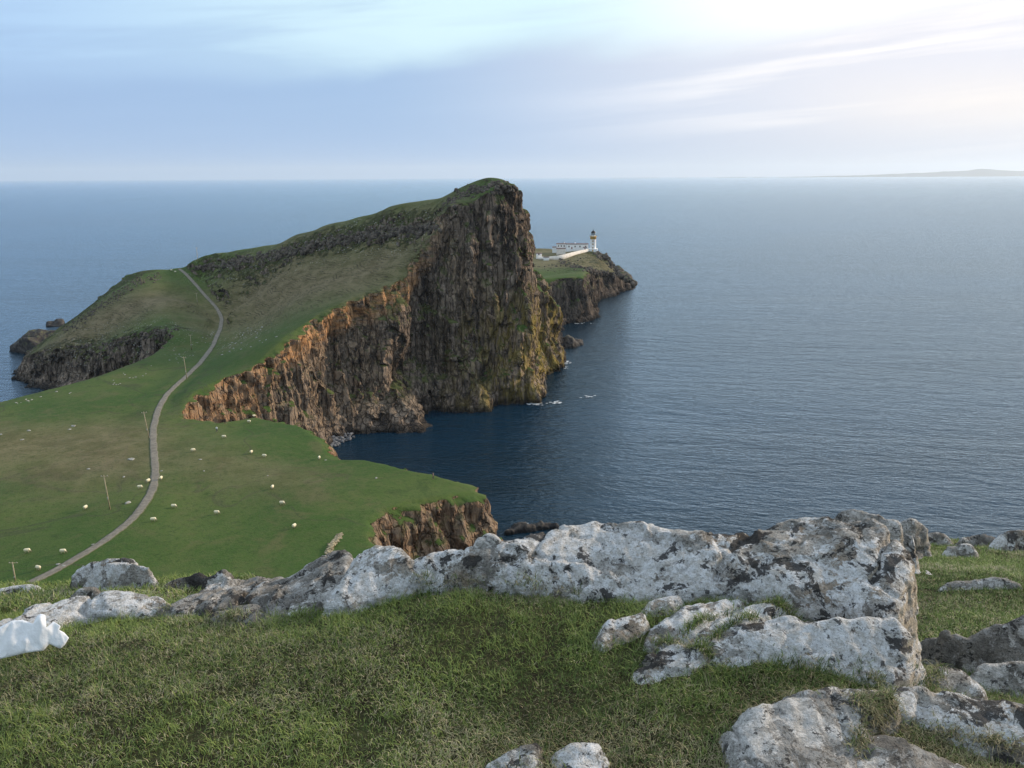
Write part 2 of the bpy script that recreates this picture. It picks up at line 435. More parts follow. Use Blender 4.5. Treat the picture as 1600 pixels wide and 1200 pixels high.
top = [(240, -80, 98), (150, -10, 96), (60, 10, 95), (16, 18, 93), (2, 60, 60), (-20, 112, 32), (-32, 138, 30), atZ(590, 855, 29), atZ(578, 838, 29.3),
       atZ(577, 812, 29.3), atZ(600, 796, 29), atZ(640, 783, 28.5), atZ(700, 774, 27.3), atZ(742, 768, 26), atZ(735, 758, 26.3), atZ(700, 748, 27.6),
       atZ(640, 735, 28.7), atZ(570, 718, 28.5), atZ(515, 717, 28), atZ(503, 692, 28), atZ(470, 666, 28), atZ(400, 650, 27.5), atZ(345, 660, 28),
       atZ(288, 652, 29), atZ(290, 640, 30), atZ(305, 612, 32), atZ(350, 590, 33.5), atY(395, 574, 286), atY(440, 530, 305), atY(470, 510, 317),
       atY(500, 490, 328), atY(560, 462, 342), atY(618, 440, 350), atY(640, 424, 357), atY(652, 400, 361), atY(680, 366, 365), atY(692, 345, 367),
       atY(702, 323, 369), atY(725, 318, 370), atY(745, 312, 372), atY(765, 300, 374), atY(792, 287, 378), atY(813, 300, 386), atY(819, 330, 395),
       atY(822, 380, 405), atY(824, 430, 418), atY(838, 450, 425), atY(860, 466, 432), atY(878, 490, 443), atY(870, 486, 455), (22, 475, 25), (17, 510, 24),
       (18, 555, 25), atY(828, 438, 583), atY(870, 435, 585), atY(912, 433, 590), atY(919, 420, 640), atY(932, 421, 680), atY(935, 421, 722),
       atY(960, 424, 725), atY(968, 433, 738), atY(980, 442, 755), atY(985, 441, 790), atY(972, 430, 810), atY(955, 414, 825), atY(942, 397, 845),
       (70, 880, 24), (40, 915, 24), (0, 930, 24), (-60, 915, 24), (-100, 870, 24), (-90, 790, 24), (-72, 690, 24), (-100, 620, 27), (-160, 580, 30),
       (-185, 515, 40), atY(222, 426, 492), atY(150, 470, 450), atY(95, 510, 440), atY(48, 546, 428), atY(42, 556, 420), atY(62, 547, 410), atY(100, 540, 402),
       atY(140, 540, 398), atY(180, 530, 385), atY(220, 518, 376), atY(250, 512, 368), atY(272, 524, 358), atZ(257, 538, 31), atZ(237, 555, 30),
       atZ(200, 570, 30), atZ(160, 585, 29.5), atZ(125, 596, 29), atZ(62, 612, 28.5), atZ(0, 628, 28), atZ(-100, 656, 28), atZ(-200, 700, 27),
       (-230, 160, 32), (-330, 90, 45), (-450, 0, 70), (-520, -80, 98)]
PATH = [(40, 914, 30), (70, 902, 30), (100, 885, 30), (150, 855, 30), (200, 820, 30), (226, 790, 30), (240, 762, 29.7), (243, 735, 29.5),
        (240, 700, 29.3), (239, 670, 29.3), (247, 640, 29.5), (262, 615, 29.8), (290, 590, 30), (312, 568, 30), (333, 540, 30), (344, 515, 30),
        (347, 498, 30.5)]
path3 = [atZ(*q) for q in PATH] + [atY(338, 480, 435), atY(322, 464, 447), atY(305, 444, 462), atY(290, 428, 474), atY(279, 419.5, 482)]
inner = path3 + [atZ(x, y, 29.3) for x, y in [(0, 890), (0, 800), (100, 800), (150, 760), (300, 880), (300, 780), (400, 760), (420, 860), (500, 760),
                                            (520, 820), (60, 720), (0, 680), (300, 700), (400, 690), (150, 680), (60, 650), (180, 620), (220, 590)]]
inner += [(-60, 112, 31), (-110, 110, 33), (-180, 130, 33), (-10, 20, 80), (-60, 30, 78), (-30, 50, 58), (-40, 85, 37), (-110, 60, 60), (-200, 60, 60),
          (-300, 20, 75), (0, 4, 95), (-60, 0, 96), (-200, -40, 98), (60, -40, 98), (150, -60, 98), (-400, -70, 98)]
inner += [atY(400, 500, 385), atY(395, 520, 355), atY(400, 460, 424), atY(400, 428, 446), atY(400, 402, 462), atY(410, 385, 474), atY(450, 480, 360),
          atY(450, 440, 408), atY(450, 410, 430), atY(450, 392, 443), atY(460, 368, 457), atY(500, 450, 370), atY(500, 420, 405), atY(500, 392, 424),
          atY(500, 368, 432), atY(520, 350, 446), atY(560, 430, 372), atY(560, 395, 402), atY(560, 378, 412), atY(560, 355, 420), atY(562, 339, 434),
          atY(600, 420, 366), atY(600, 390, 392), atY(600, 376, 402), atY(600, 346, 408), atY(600, 328, 420), atY(645, 385, 378), atY(650, 364, 388),
          atY(650, 341, 393), atY(650, 319, 409), atY(690, 309, 404), atY(720, 294, 397), atY(745, 284, 393), atY(765, 280.5, 392), atY(790, 283.5, 388),
          atY(740, 300, 382), atY(370, 392, 478), atY(330, 401, 482), atY(300, 411, 479), atY(350, 440, 452), atY(350, 415, 469), atY(320, 425, 475), atY(345, 462, 441),
          atY(370, 480, 412)]
# behind the skyline the ground falls towards the far shore
inner += [(10, 412, 84), (-20, 425, 80), (-62, 445, 72), (-102, 472, 62), (-146, 500, 50), (-176, 512, 44), (-20, 455, 55), (10, 440, 55), (-60, 490, 42),
          (-100, 540, 33), (-40, 540, 27), (0, 600, 25), (-40, 650, 25), (0, 700, 25), (-60, 800, 24), (0, 850, 26),
          (-195, 500, 42)]
inner += [atY(250, 440, 455), atY(252, 420.5, 484), atY(228, 422, 481), atY(200, 436, 470), atY(200, 470, 430), atY(150, 500, 421), atY(230, 490, 400), atY(280, 470, 420),
          atY(110, 530, 411), atY(250, 500, 385), atY(180, 450, 460), atY(120, 492, 446), atY(270, 440, 458)]
inner += [atY(926, 392, 850), atY(900, 392, 860), atY(870, 396, 850), atY(840, 398, 850), atY(870, 404, 815), atY(840, 410, 770), atY(870, 415, 720),
          atY(840, 422, 680), atY(870, 428, 630), atY(900, 405, 800), atY(930, 402, 800), atY(900, 412, 740), atY(915, 418, 680), atY(940, 412, 770),
          atY(900, 389.5, 905), atY(850, 391, 905)]
base = np.array(base); topp = np.array(top)
TS = tps(np.concatenate([topp, np.array(inner)]), 0.0004)
scarp = np.array([atY(325, 412, 478), atY(400, 402, 448), atY(450, 392, 440), atY(500, 378, 428), atY(560, 367, 416), atY(620, 361, 402),
                  atY(680, 355, 378)])

path_line = np.array(path3)
def near_line(P, L):
    """distance to a 3-D polyline in plan and its height there"""
    best = np.full(len(P), 1e18); z = np.zeros(len(P))
    for a, b in zip(L[:-1], L[1:]):
        ab = (b - a)[:2]; ap = P - a[:2]; t = np.clip((ap @ ab) / max(ab @ ab, 1e-9), 0, 1); q = ap - t[:, None] * ab
        d2 = (q * q).sum(1); c_ = d2 < best; best = np.where(c_, d2, best); z = np.where(c_, a[2] + t * (b[2] - a[2]), z)
    return np.sqrt(best), z

def land_h(P):
    T = TS(P)
    dp, zp = near_line(P, path_line); wp_ = sstep(-dp, -7.0, -2.0); T = T * (1 - wp_) + zp * wp_
    db = polydist(P, base); dt = polydist(P, topp)
    P3 = np.column_stack([P, np.zeros(len(P))])
    wob = fbm(P3 / 16.0, 3) * 5.0 + (fbm(P3 / 5.5, 3, ridged=True, seed=3) - 0.2) * 3.0
    zone = np.clip(np.minimum(db, 6) / 6, 0, 1) * np.clip(-dt / 5, 0, 1)
    t = np.clip(db / np.maximum(db - np.minimum(dt, 0), 1e-3), 0, 1)
    t = np.clip(t + zone * wob / np.maximum(db - dt, 6), 0, 1)
    q = fbm(P3 / 30.0, 2, seed=5)
    f = 0.55 * t + 0.45 * sstep(t, 0.45 + 0.2 * q, 1.0)
    h = np.where(dt >= 0, T, np.maximum(T, 2) * f)
    h = np.where(db > 0, h, -3 + np.maximum(db * 0.5, -9))
    # stepped scarp and hummocks below the summit
    ds = polydist(P, scarp, closed=False)
    k = np.exp(-(ds / 9.0) ** 2) * (dt > -2)
    k = k * (1 - wp_)
    h = h + k * (fbm(P3 / 5.0, 4, ridged=True, seed=8) * 2.2 - 0.3)
    h = h + (dt > 0) * np.minimum(dt / 10, 1) * fbm(P3 / 22.0, 3, seed=2) * 0.5
    return h

def land_disp(co, no):
    up = np.clip(no[:, 2], 0, 1); steep = sstep(1 - up, 0.22, 0.5)
    hn = no.copy(); hn[:, 2] *= 0.25
    col_ = np.abs(vnoise(co * np.array([1 / 5.5, 1 / 5.5, 1 / 60]) + 3.1)) * 2.6
    col_ += np.abs(vnoise(co * np.array([1 / 2.4, 1 / 2.4, 1 / 22]) + 8.1)) * 1.5
    col_ += fbm(co * np.array([1 / 9, 1 / 9, 1 / 7]), 4, seed=4) * 2.4
    col_ += fbm(co * np.array([1 / 3.2, 1 / 3.2, 1 / 6.0]), 3, ridged=True, seed=14) * 0.9
    col_ += vnoise(co * np.array([1 / 14, 1 / 14, 1 / 2.2])) * 0.5
    big_ = np.abs(vnoise(np.column_stack([(co[:, 0] * .8 - co[:, 2] * .35) / 17, co[:, 1] / 22, co[:, 2] / 90]) + 5.3)) * 10.5 - 3.6
    big_ *= sstep(co[:, 1], 300, 345) * sstep(co[:, 1], 520, 460) * sstep(co[:, 2], 0, 12) * sstep(TS(co[:, :2]) - co[:, 2], 1.0, 14.0)
    bl = np.zeros(len(co)); st_ = steep > 0.02; cs_ = co[st_] + np.column_stack([vnoise(co[st_] / 6), vnoise(co[st_] / 6 + 9), 0 * co[st_, 2]]) * 1.2
    bl[st_] = blocks(cs_ / np.array([4.2, 4.2, 17])) * 1.5 + blocks(cs_ / np.array([2.0, 2.0, 6.0]) + 5) * .6
    return co + hn * (steep * (col_ * .8 - 1.1 + big_ + bl))[:, None]

def plan_mask(co, pts, r, soft):
    return sstep(-polydist(co[:, :2], pts, closed=False), -(r + soft), -r)

def land_tile(name, x0, x1, y0, y1, step, voxel, label):
    xs = np.arange(x0, x1 + .1, step); ys = np.arange(y0, y1 + .1, step)
    X, Y = np.meshgrid(xs, ys)
    H = land_h(np.column_stack([X.ravel(), Y.ravel()])).reshape(X.shape)
    V, F = grid_solid(xs, ys, H, -16.0)
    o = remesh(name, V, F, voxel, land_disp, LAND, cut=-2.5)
    tag(o, label, kind='structure')
    co, no = get_vn(o.data)
    ds = polydist(co[:, :2], scarp, closed=False)
    prom = polydist(co[:, :2], np.array([atY(225, 421, 481), atY(150, 470, 450), atY(95, 510, 440), atY(48, 546, 428)]), closed=False)
    prom2 = polydist(co[:, :2], np.array([atY(60, 560, 412), atY(140, 545, 400), atY(180, 535, 386), atY(250, 516, 372), atY(280, 512, 374)]), closed=False)
    peak = polydist(co[:, :2], np.array([atY(690, 320, 380), atY(765, 295, 385), atY(812, 305, 390)]), closed=False)
    rocky = np.maximum.reduce([0.62 * np.exp(-(ds / 9) ** 2), 0.6 * np.exp(-(prom / 9) ** 2), 0.5 * np.exp(-(prom2 / 7) ** 2), 0.35 * np.exp(-(peak / 14) ** 2)])
    fh = polydist(co[:, :2], np.array([(120, 770), (90, 840), (70, 700), (50, 640), (40, 700), (60, 760)]), closed=False)
    rocky = np.maximum(rocky, 0.42 * np.exp(-(fh / 22) ** 2))
    fh2 = polydist(co[:, :2], np.array([atY(928, 396, 845), atY(950, 408, 825), atY(975, 430, 800), atY(990, 446, 780)])[:, :2], closed=False)
    rocky = np.maximum(rocky, 0.8 * np.exp(-(fh2 / 16) ** 2) * (co[:, 1] > 700))
    # ochre earth along the upper edge of the bay cliff and on the near headland
    ol = np.array([atY(288, 645, 250), atY(300, 620, 262), atY(350, 592, 279), atY(395, 576, 286), atY(440, 532, 305), atY(500, 493, 328), atY(560, 470, 342), atY(620, 450, 350)])
    do = polydist(co[:, :2], ol, closed=False)
    zt = TS(co[:, :2])
    depth = zt - co[:, 2]
    gul = sstep(co[:, 1], 292, 272) * 26
    orange = np.exp(-(do / 16) ** 2) * sstep(depth, 13 + gul, 6 + gul * .6) * np.where(co[:, 1] < 298, .5, 1.15)
    nh = polydist(co[:, :2], np.array([(-25, 172), (-8, 185), (-14, 200)]), closed=False)
    orange = np.maximum(orange, 0.22 * np.exp(-(nh / 22) ** 2) * sstep(co[:, 2], 5, 18))
    orange = np.maximum(orange, 0.5 * np.exp(-(polydist(co[:, :2], np.array([atZ(500, 695, 25), atZ(505, 715, 25)]), closed=False) / 8) ** 2))
    tw = polydist(co[:, :2], np.array([(-40, 345), (-10, 362), (15, 385), (22, 430)]), closed=False)
    lich = np.exp(-(tw / 40) ** 2) * sstep(co[:, 2], 62, 30) * sstep(co[:, 0], -45, 12)
    brown = np.exp(-(polydist(co[:, :2], np.array([atY(400, 450, 425), atY(500, 440, 380), atY(570, 420, 375)]), closed=False) / 42) ** 2.0)
    brown = np.maximum(brown, np.exp(-(polydist(co[:, :2], np.array([atY(120, 530, 415), atY(240, 470, 420)]), closed=False) / 30) ** 2))
    brown = np.maximum(brown, 0.75 * np.exp(-(polydist(co[:, :2], np.array([atZ(0, 700, 29), atZ(150, 690, 29), atZ(170, 720, 29)]), closed=False) / 24) ** 2))
    brown = np.maximum(brown, 0.8 * sstep(co[:, 1], 640, 720) * sstep(co[:, 0], -10, 30))
    brown = np.maximum(brown, 0.5 * np.exp(-(polydist(co[:, :2], np.array([atZ(300, 720, 29), atZ(450, 750, 29)]), closed=False) / 14) ** 2))
    scree = np.maximum(np.exp(-(polydist(co[:, :2], np.array([atZ(310, 545, 30), atZ(370, 530, 31), atZ(400, 545, 33)]), closed=False) / 12) ** 2),
                       np.exp(-(ds / 14) ** 2))
    scree = np.maximum(scree, np.maximum(0.9 * np.exp(-(prom / 16) ** 2), np.exp(-(prom2 / 14) ** 2)))
    tn = polydist(co[:, :2], np.array([atY(290, 645, 252), atY(350, 600, 275), atY(440, 560, 300), atY(540, 540, 325), atY(600, 540, 335)]), closed=False)
    tanm = np.maximum(np.exp(-(tn / 20) ** 2) * sstep(co[:, 0], -38, -62), .7 * np.exp(-(nh / 20) ** 2)) * sstep(co[:, 2], 2, 9)  # tan rock, brightened to paint sunlight on the left cliff
    tanm = np.maximum(tanm, .45 * np.exp(-(peak / 13) ** 2))
    rib = polydist(co[:, :2], np.array([atY(700, 330, 368), atY(690, 400, 366), atY(720, 480, 362), atY(770, 560, 360), atY(835, 610, 368)]), closed=False)
    zr = np.interp(co[:, 0], [-32, -24, -8, 12], [80, 62, 38, 10])
    tanm = np.maximum(tanm, 1.0 * np.exp(-(rib / 12) ** 2) * np.exp(-((co[:, 2] - zr) / 14) ** 2))  # warm highlight on the diagonal rib, painted into the rock colour
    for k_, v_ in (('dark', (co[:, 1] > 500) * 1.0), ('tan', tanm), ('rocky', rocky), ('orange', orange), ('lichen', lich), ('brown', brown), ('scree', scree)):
        add_attr(o, k_, v_)
    return o

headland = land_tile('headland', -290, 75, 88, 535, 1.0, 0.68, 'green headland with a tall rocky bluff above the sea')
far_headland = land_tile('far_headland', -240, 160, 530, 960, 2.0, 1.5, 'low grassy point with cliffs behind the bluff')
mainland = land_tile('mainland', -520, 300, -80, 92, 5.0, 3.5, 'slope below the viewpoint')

def sea():
    rs = np.concatenate([[0], np.geomspace(60, 69900, 60)]); na = 96
    V = [(0, 0, 0)]
    for r_ in rs[1:]:
        for k in range(na):
            a = 2 * math.pi * k / na; V.append((r_ * math.cos(a), r_ * math.sin(a), 0))
    V = np.array(V); F3 = np.array([(0, 1 + k, 1 + (k + 1) % na) for k in range(na)])
    F4 = np.array([(1 + i * na + k, 1 + (i + 1) * na + k, 1 + (i + 1) * na + (k + 1) % na, 1 + i * na + (k + 1) % na)
                   for i in range(len(rs) - 2) for k in range(na)])
    o = mesh_np('sea', V, [F3, F4], SEA); tag(o, 'open sea rippled by the wind', kind='structure'); return o
sea()
# ------------------------------------------------------------------ placing things on the land
def bvh_of(o):
    me = o.data; co = np.empty(len(me.vertices) * 3, np.float32); me.vertices.foreach_get('co', co)
    return BVHTree.FromPolygons([tuple(v) for v in co.reshape(-1, 3).tolist()], [tuple(p.vertices) for p in me.polygons])
BVH = [bvh_of(headland), bvh_of(far_headland)]

def hit(px, py):
    """where the line of sight through a picture point meets the land"""
    best = None
    for b in BVH:
        loc, no, i, dist = b.ray_cast(EYE, ray(px, py).normalized())
        if loc is not None and (best is None or dist < best[1]): best = (loc, dist)
    return best[0] if best else Vector(atZ(px, py, 29))

def ground(x, y, zmax=130):
    for b in BVH:
        loc, no, i, dist = b.ray_cast(Vector((x, y, zmax)), Vector((0, 0, -1)))
        if loc is not None: return loc.z
    return 0.0

def flat_mat(name, color, rough=0.85, var=0.15, scale=4.0, spec=0.3, bumpd=0.0, metal=0.0):
    m, n = material(name)
    p = n.n('ShaderNodeTexCoord').outputs['Object']
    f = n.noise(p, scale, 4, 0.6)
    c0 = tuple(max(0, c * (1 - var)) for c in color); c1 = tuple(min(1, c * (1 + var)) for c in color)
    n.surf(n.mix(n.ss(f, 0.3, 0.7), c0, c1), rough, n.bump(f, 0.6, bumpd) if bumpd else None, spec, metal)
    return m

# path -------------------------------------------------------------
def smooth_line(P, step):
    P = np.array(P, float); t = np.concatenate([[0], np.cumsum(np.linalg.norm(np.diff(P[:, :2], axis=0), axis=1))])
    s = np.arange(0, t[-1], step); Q = np.column_stack([np.interp(s, t, P[:, k]) for k in range(P.shape[1])])
    k = np.ones(9) / 9
    for _ in range(2):
        Z = np.pad(Q, ((4, 4), (0, 0)), mode='reflect', reflect_type='odd')
        Q = np.column_stack([np.convolve(Z[:, c], k, 'valid') for c in range(Q.shape[1])])
    return Q

def build_path():
    m, n = material('path_concrete'); p = n.geo('Position')
    f = n.noise(p, 1.2, 5, 0.7); g2 = n.noise(p, 0.25, 3, 0.6); u = n.attr('across')
    c = n.mix(n.ss(f, 0.3, 0.7), (0.14, 0.122, 0.098), (0.25, 0.22, 0.175))
    c = n.mix(n.m('MULTIPLY', n.ss(g2, 0.5, 0.7), 0.5), c, (0.13, 0.12, 0.10))
    e = n.ss(n.m('ADD', n.m('ABSOLUTE', u), n.m('MULTIPLY', n.m('SUBTRACT', f, 0.5), 1.1)), 0.72, 0.98)
    c = n.mix(e, c, (0.07, 0.085, 0.035))
    n.surf(c, 0.95, n.bump(f, 0.5, 0.05), 0.2)
    pts = [atZ(8, 926, 30)] + path3
    L = smooth_line(pts, 1.0); T = np.gradient(L[:, :2], axis=0); T /= np.linalg.norm(T, axis=1)[:, None]
    N = np.column_stack([T[:, 1], -T[:, 0]]); V = []; A = []
    rg = np.random.default_rng(3)
    wob = np.interp(np.arange(len(L)), np.arange(0, len(L) + 6, 3), rg.uniform(-.1, .1, len(np.arange(0, len(L) + 6, 3))))
    us = [-1.0, -0.6, 0, 0.6, 1.0]
    for i in range(len(L)):
        zc = max(ground(L[i, 0], L[i, 1]), ground(*(L[i, :2] + N[i])), ground(*(L[i, :2] - N[i])))
        for u_ in us:
            q = L[i, :2] + N[i] * u_ * (1.08 + wob[i] + rg.uniform(-.09, .09))
            V.append((q[0], q[1], zc + 0.12 - 0.05 * u_ * u_)); A.append(u_)
    n0 = len(us)
    # skirt so that the slab has thickness
    V2 = [(v[0], v[1], v[2] - 0.8) for v in V]
    F = []
    o_ = len(V)
    for i in range(len(L) - 1):
        for k in range(n0 - 1):
            a = i * n0 + k; F.append((a, a + 1, a + n0 + 1, a + n0))
        for k in (0, n0 - 1):
            a = i * n0 + k; b = a + n0; f_ = (a, b, b + o_, a + o_); F.append(f_ if k == 0 else f_[::-1])
    o = mesh_np('path', V + V2, np.array(F), m); add_attr(o, 'across', A + A)
    tag(o, 'narrow pale footpath winding over the headland', kind='structure')
build_path()

# small solids -----------------------------------------------------
def capsule_field(parts, voxel, name, mat, smooth=True):
    """one continuous skin over tapered capsules/ellipsoids: parts = (a, b, ra, rb)"""
    V = []; F = []; off = 0
    for a, b, ra, rb in parts:
        a = np.array(a, float); b = np.array(b, float); ax = b - a; L = np.linalg.norm(ax)
        ax = ax / L if L > 1e-6 else np.array([0, 0, 1.0])
        t = np.cross(ax, [0, 0, 1.0] if abs(ax[2]) < .9 else [1.0, 0, 0]); t /= np.linalg.norm(t); s = np.cross(ax, t)
        rings = []
        for e in np.linspace(-math.pi / 2, 0, 5): rings.append((a + ax * ra * math.sin(e), max(ra * math.cos(e), 1e-3)))
        for e in np.linspace(0, math.pi / 2, 5): rings.append((b + ax * rb * math.sin(e), max(rb * math.cos(e), 1e-3)))
        K = 12
        for c_, r_ in rings:
            for k in range(K):
                an = 2 * math.pi * k / K; V.append(c_ + (t * math.cos(an) + s * math.sin(an)) * r_)
        for i in range(len(rings) - 1):
            for k in range(K):
                F.append((off + i * K + k, off + i * K + (k + 1) % K, off + (i + 1) * K + (k + 1) % K, off + (i + 1) * K + k))
        c0 = len(V); V.append(rings[0][0]); V.append(rings[-1][0])
        for k in range(K):
            F.append((c0, off + (k + 1) % K, off + k, off + k)); F.append((c0 + 1, off + 9 * K + k, off + 9 * K + (k + 1) % K, off + 9 * K + (k + 1) % K))
        off = len(V)
    quads = np.array([f for f in F if len(set(f)) == 4]); tr = np.array([f[:3] for f in F if len(set(f)) == 3])
    o = mesh_np(name + '_raw', V, [quads, tr])
    md = o.modifiers.new('r', 'REMESH'); md.mode = 'VOXEL'; md.voxel_size = voxel
    sm = o.modifiers.new('s', 'SMOOTH'); sm.iterations = 2; sm.factor = 0.5
    me = bpy.data.meshes.new_from_object(o.evaluated_get(bpy.context.evaluated_depsgraph_get()))
    old = o.data; bpy.data.objects.remove(o); bpy.data.meshes.remove(old)
    me.polygons.foreach_set('use_smooth', np.ones(len(me.polygons), bool)); me.materials.clear(); me.materials.append(mat)
    me.name = name; ob = bpy.data.objects.new(name, me); COL.objects.link(ob); return ob

class MB:
    """mesh builder: boxes, tubes of rings"""
    def __init__(s): s.V = []; s.F = []
    def box(s, x0, x1, y0, y1, z0, z1, taper=0.0):
        o = len(s.V); t = taper
        s.V += [(x0, y0, z0), (x1, y0, z0), (x1, y1, z0), (x0, y1, z0), (x0 + t, y0 + t, z1), (x1 - t, y0 + t, z1), (x1 - t, y1 - t, z1), (x0 + t, y1 - t, z1)]
        s.F += [tuple(o + i for i in f) for f in ((0, 3, 2, 1), (4, 5, 6, 7), (0, 1, 5, 4), (1, 2, 6, 5), (2, 3, 7, 6), (3, 0, 4, 7))]; return s
    def lathe(s, prof, K=24, cx=0, cy=0):
        o = len(s.V)
        for r_, z in prof:
            for k in range(K):
                a = 2 * math.pi * k / K; s.V.append((cx + r_ * math.cos(a), cy + r_ * math.sin(a), z))
        for i in range(len(prof) - 1):
            for k in range(K):
                s.F.append((o + i * K + k, o + i * K + (k + 1) % K, o + (i + 1) * K + (k + 1) % K, o + (i + 1) * K + k))
        s.F.append(tuple(o + k for k in range(K))[::-1]); s.F.append(tuple(o + (len(prof) - 1) * K + k for k in range(K))); return s
    def tube(s, a, b, r0, r1=None, K=8):
        r1 = r0 if r1 is None else r1
        a = Vector(a); b = Vector(b); ax = (b - a).normalized(); t = ax.orthogonal().normalized(); q = ax.cross(t); o = len(s.V)
        for c_, r_ in ((a, r0), (b, r1)):
            for k in range(K):
                an = 2 * math.pi * k / K; s.V.append(tuple(c_ + (t * math.cos(an) + q * math.sin(an)) * r_))
        for k in range(K): s.F.append((o + k, o + (k + 1) % K, o + K + (k + 1) % K, o + K + k))
        s.F.append(tuple(o + k for k in range(K))[::-1]); s.F.append(tuple(o + K + k for k in range(K))); return s
    def prism(s, prof, y0, y1):
        """profile in x,z extruded along y"""
        o = len(s.V); n = len(prof)
        s.V += [(x, y0, z) for x, z in prof] + [(x, y1, z) for x, z in prof]
        for k in range(n): s.F.append((o + k, o + (k + 1) % n, o + n + (k + 1) % n, o + n + k))
        s.F.append(tuple(o + k for k in range(n))[::-1]); s.F.append(tuple(o + n + k for k in range(n))); return s
    def build(s, name, mat, parent=None, smooth=False):
        me = bpy.data.meshes.new(name); me.from_pydata([tuple(v) for v in s.V], [], s.F); me.materials.append(mat); me.update()
        if smooth: me.polygons.foreach_set('use_smooth', np.ones(len(me.polygons), bool))
        o = bpy.data.objects.new(name, me); COL.objects.link(o)
        if parent: o.parent = parent
        return o

def empty(name, loc, rz=0.0):
    o = bpy.data.objects.new(name, None); COL.objects.link(o); o.location = loc; o.rotation_euler = (0, 0, rz); o.empty_display_size = 0.2; return o

def copy_tree(o, parent=None):
    c_ = o.copy(); COL.objects.link(c_)
    if parent: c_.parent = parent
    for ch in o.children: copy_tree(ch, c_)
    return c_

WOOL = flat_mat('sheep_wool', (0.60, 0.53, 0.38), 1.0, 0.2, 8, 0.1, 0.02)
SKINW = flat_mat('sheep_face', (0.50, 0.44, 0.35), 0.9, 0.1)
def make_sheep():
    m, n = material('sheep_coat'); p = n.n('ShaderNodeTexCoord').outputs['Object']; x, y, z = n.sep(p)
    f = n.noise(p, 14, 4, 0.6)
    wool = n.mix(f, (0.66, 0.57, 0.38), (0.86, 0.78, 0.56))
    leg = n.ss(z, 0.33, 0.27); hd = n.ss(x, 0.58, 0.64)
    c = n.mix(n.m('MAXIMUM', leg, hd), wool, (0.30, 0.25, 0.19))
    n.surf(c, 1.0, n.bump(f, 0.8, 0.03), 0.1)
    parts = [((-.38, 0, .62), (.30, 0, .63), .27, .26), ((-.1, 0, .58), (.1, 0, .58), .30, .30), ((.32, 0, .66), (.56, 0, .50), .18, .12),
             ((.58, 0, .46), (.72, 0, .22), .10, .055), ((.56, .09, .52), (.58, .2, .48), .035, .02), ((.56, -.09, .52), (.58, -.2, .48), .035, .02),
             ((-.5, 0, .66), (-.58, 0, .48), .06, .03)]
    for sy in (-1, 1):
        parts += [((.24, .13 * sy, .5), (.25, .13 * sy, .26), .085, .045), ((.25, .13 * sy, .26), (.26, .13 * sy, .03), .04, .035),
                  ((-.34, .13 * sy, .55), (-.30, .14 * sy, .34), .11, .055), ((-.30, .14 * sy, .34), (-.40, .14 * sy, .24), .05, .04), ((-.40, .14 * sy, .24), (-.37, .14 * sy, .03), .04, .035)]
    return capsule_field(parts, 0.028, 'sheep', m)
sheep0 = make_sheep()
SHEEP = [(43, 862, 'sheep grazing at the far left of the lower field above another one', 20), (99, 863, 'sheep grazing in the lower left field to the left of the path bend', 10),
         (60, 889, 'nearest sheep, broadside beside the foot of the path', 160), (134, 794, 'lone round sheep left of the second nearest pole', 80),
         (219, 762, 'sheep broadside just left of the path', 10), (232, 752, 'sheep standing on the left verge right against the path', 70),
         (240, 813, 'sheep grazing just right of the curve of the path', 15), (272, 792, 'sheep grazing right of the path above the one beside the curve', 5),
         (339, 802, 'large pale sheep broadside in the middle of the green field', 5), (252, 748, 'small sheep on the right verge of the path', 90),
         (426, 762, 'small sheep seen end on in the middle right of the field', 85), (441, 787, 'sheep facing right above the single rounded one', 0),
         (460, 823, 'rounded sheep alone near the stone wall', 70), (393, 707, 'sheep seen end on left of its grazing neighbour', 80),
         (413, 713, 'sheep grazing just right of the end on one', 170), (389, 659, 'sheep at the upper field edge beside the gully', 165),
         (350, 683, 'sheep just below the two walkers', 10), (302, 704, 'small sheep alone right of the straight part of the path', 30),
         (499, 716, 'upright looking sheep at the brink of the bay', 95), (397, 650, 'tiny sheep on the very lip of the bay cliff', 40),
         (268, 423.5, 'tiny sheep on the ridge beside the top of the path', 10), (274, 426, 'tiny sheep on the slope just below the ridge path', 60),
         (70, 547, None, 0)]
first = True
for px, py, lab, az in SHEEP:
    if lab is None: continue
    q = hit(px, py + 2.0 if py > 600 else py)
    o = sheep0 if first else copy_tree(sheep0); first = False
    o.location = (q.x, q.y, q.z - 0.02); o.rotation_euler = (0, 0, R(az)); o.scale = (0.95, 1.05, 1.12)
    tag(o, lab, 'sheep', 'sheep scattered over the headland grass')

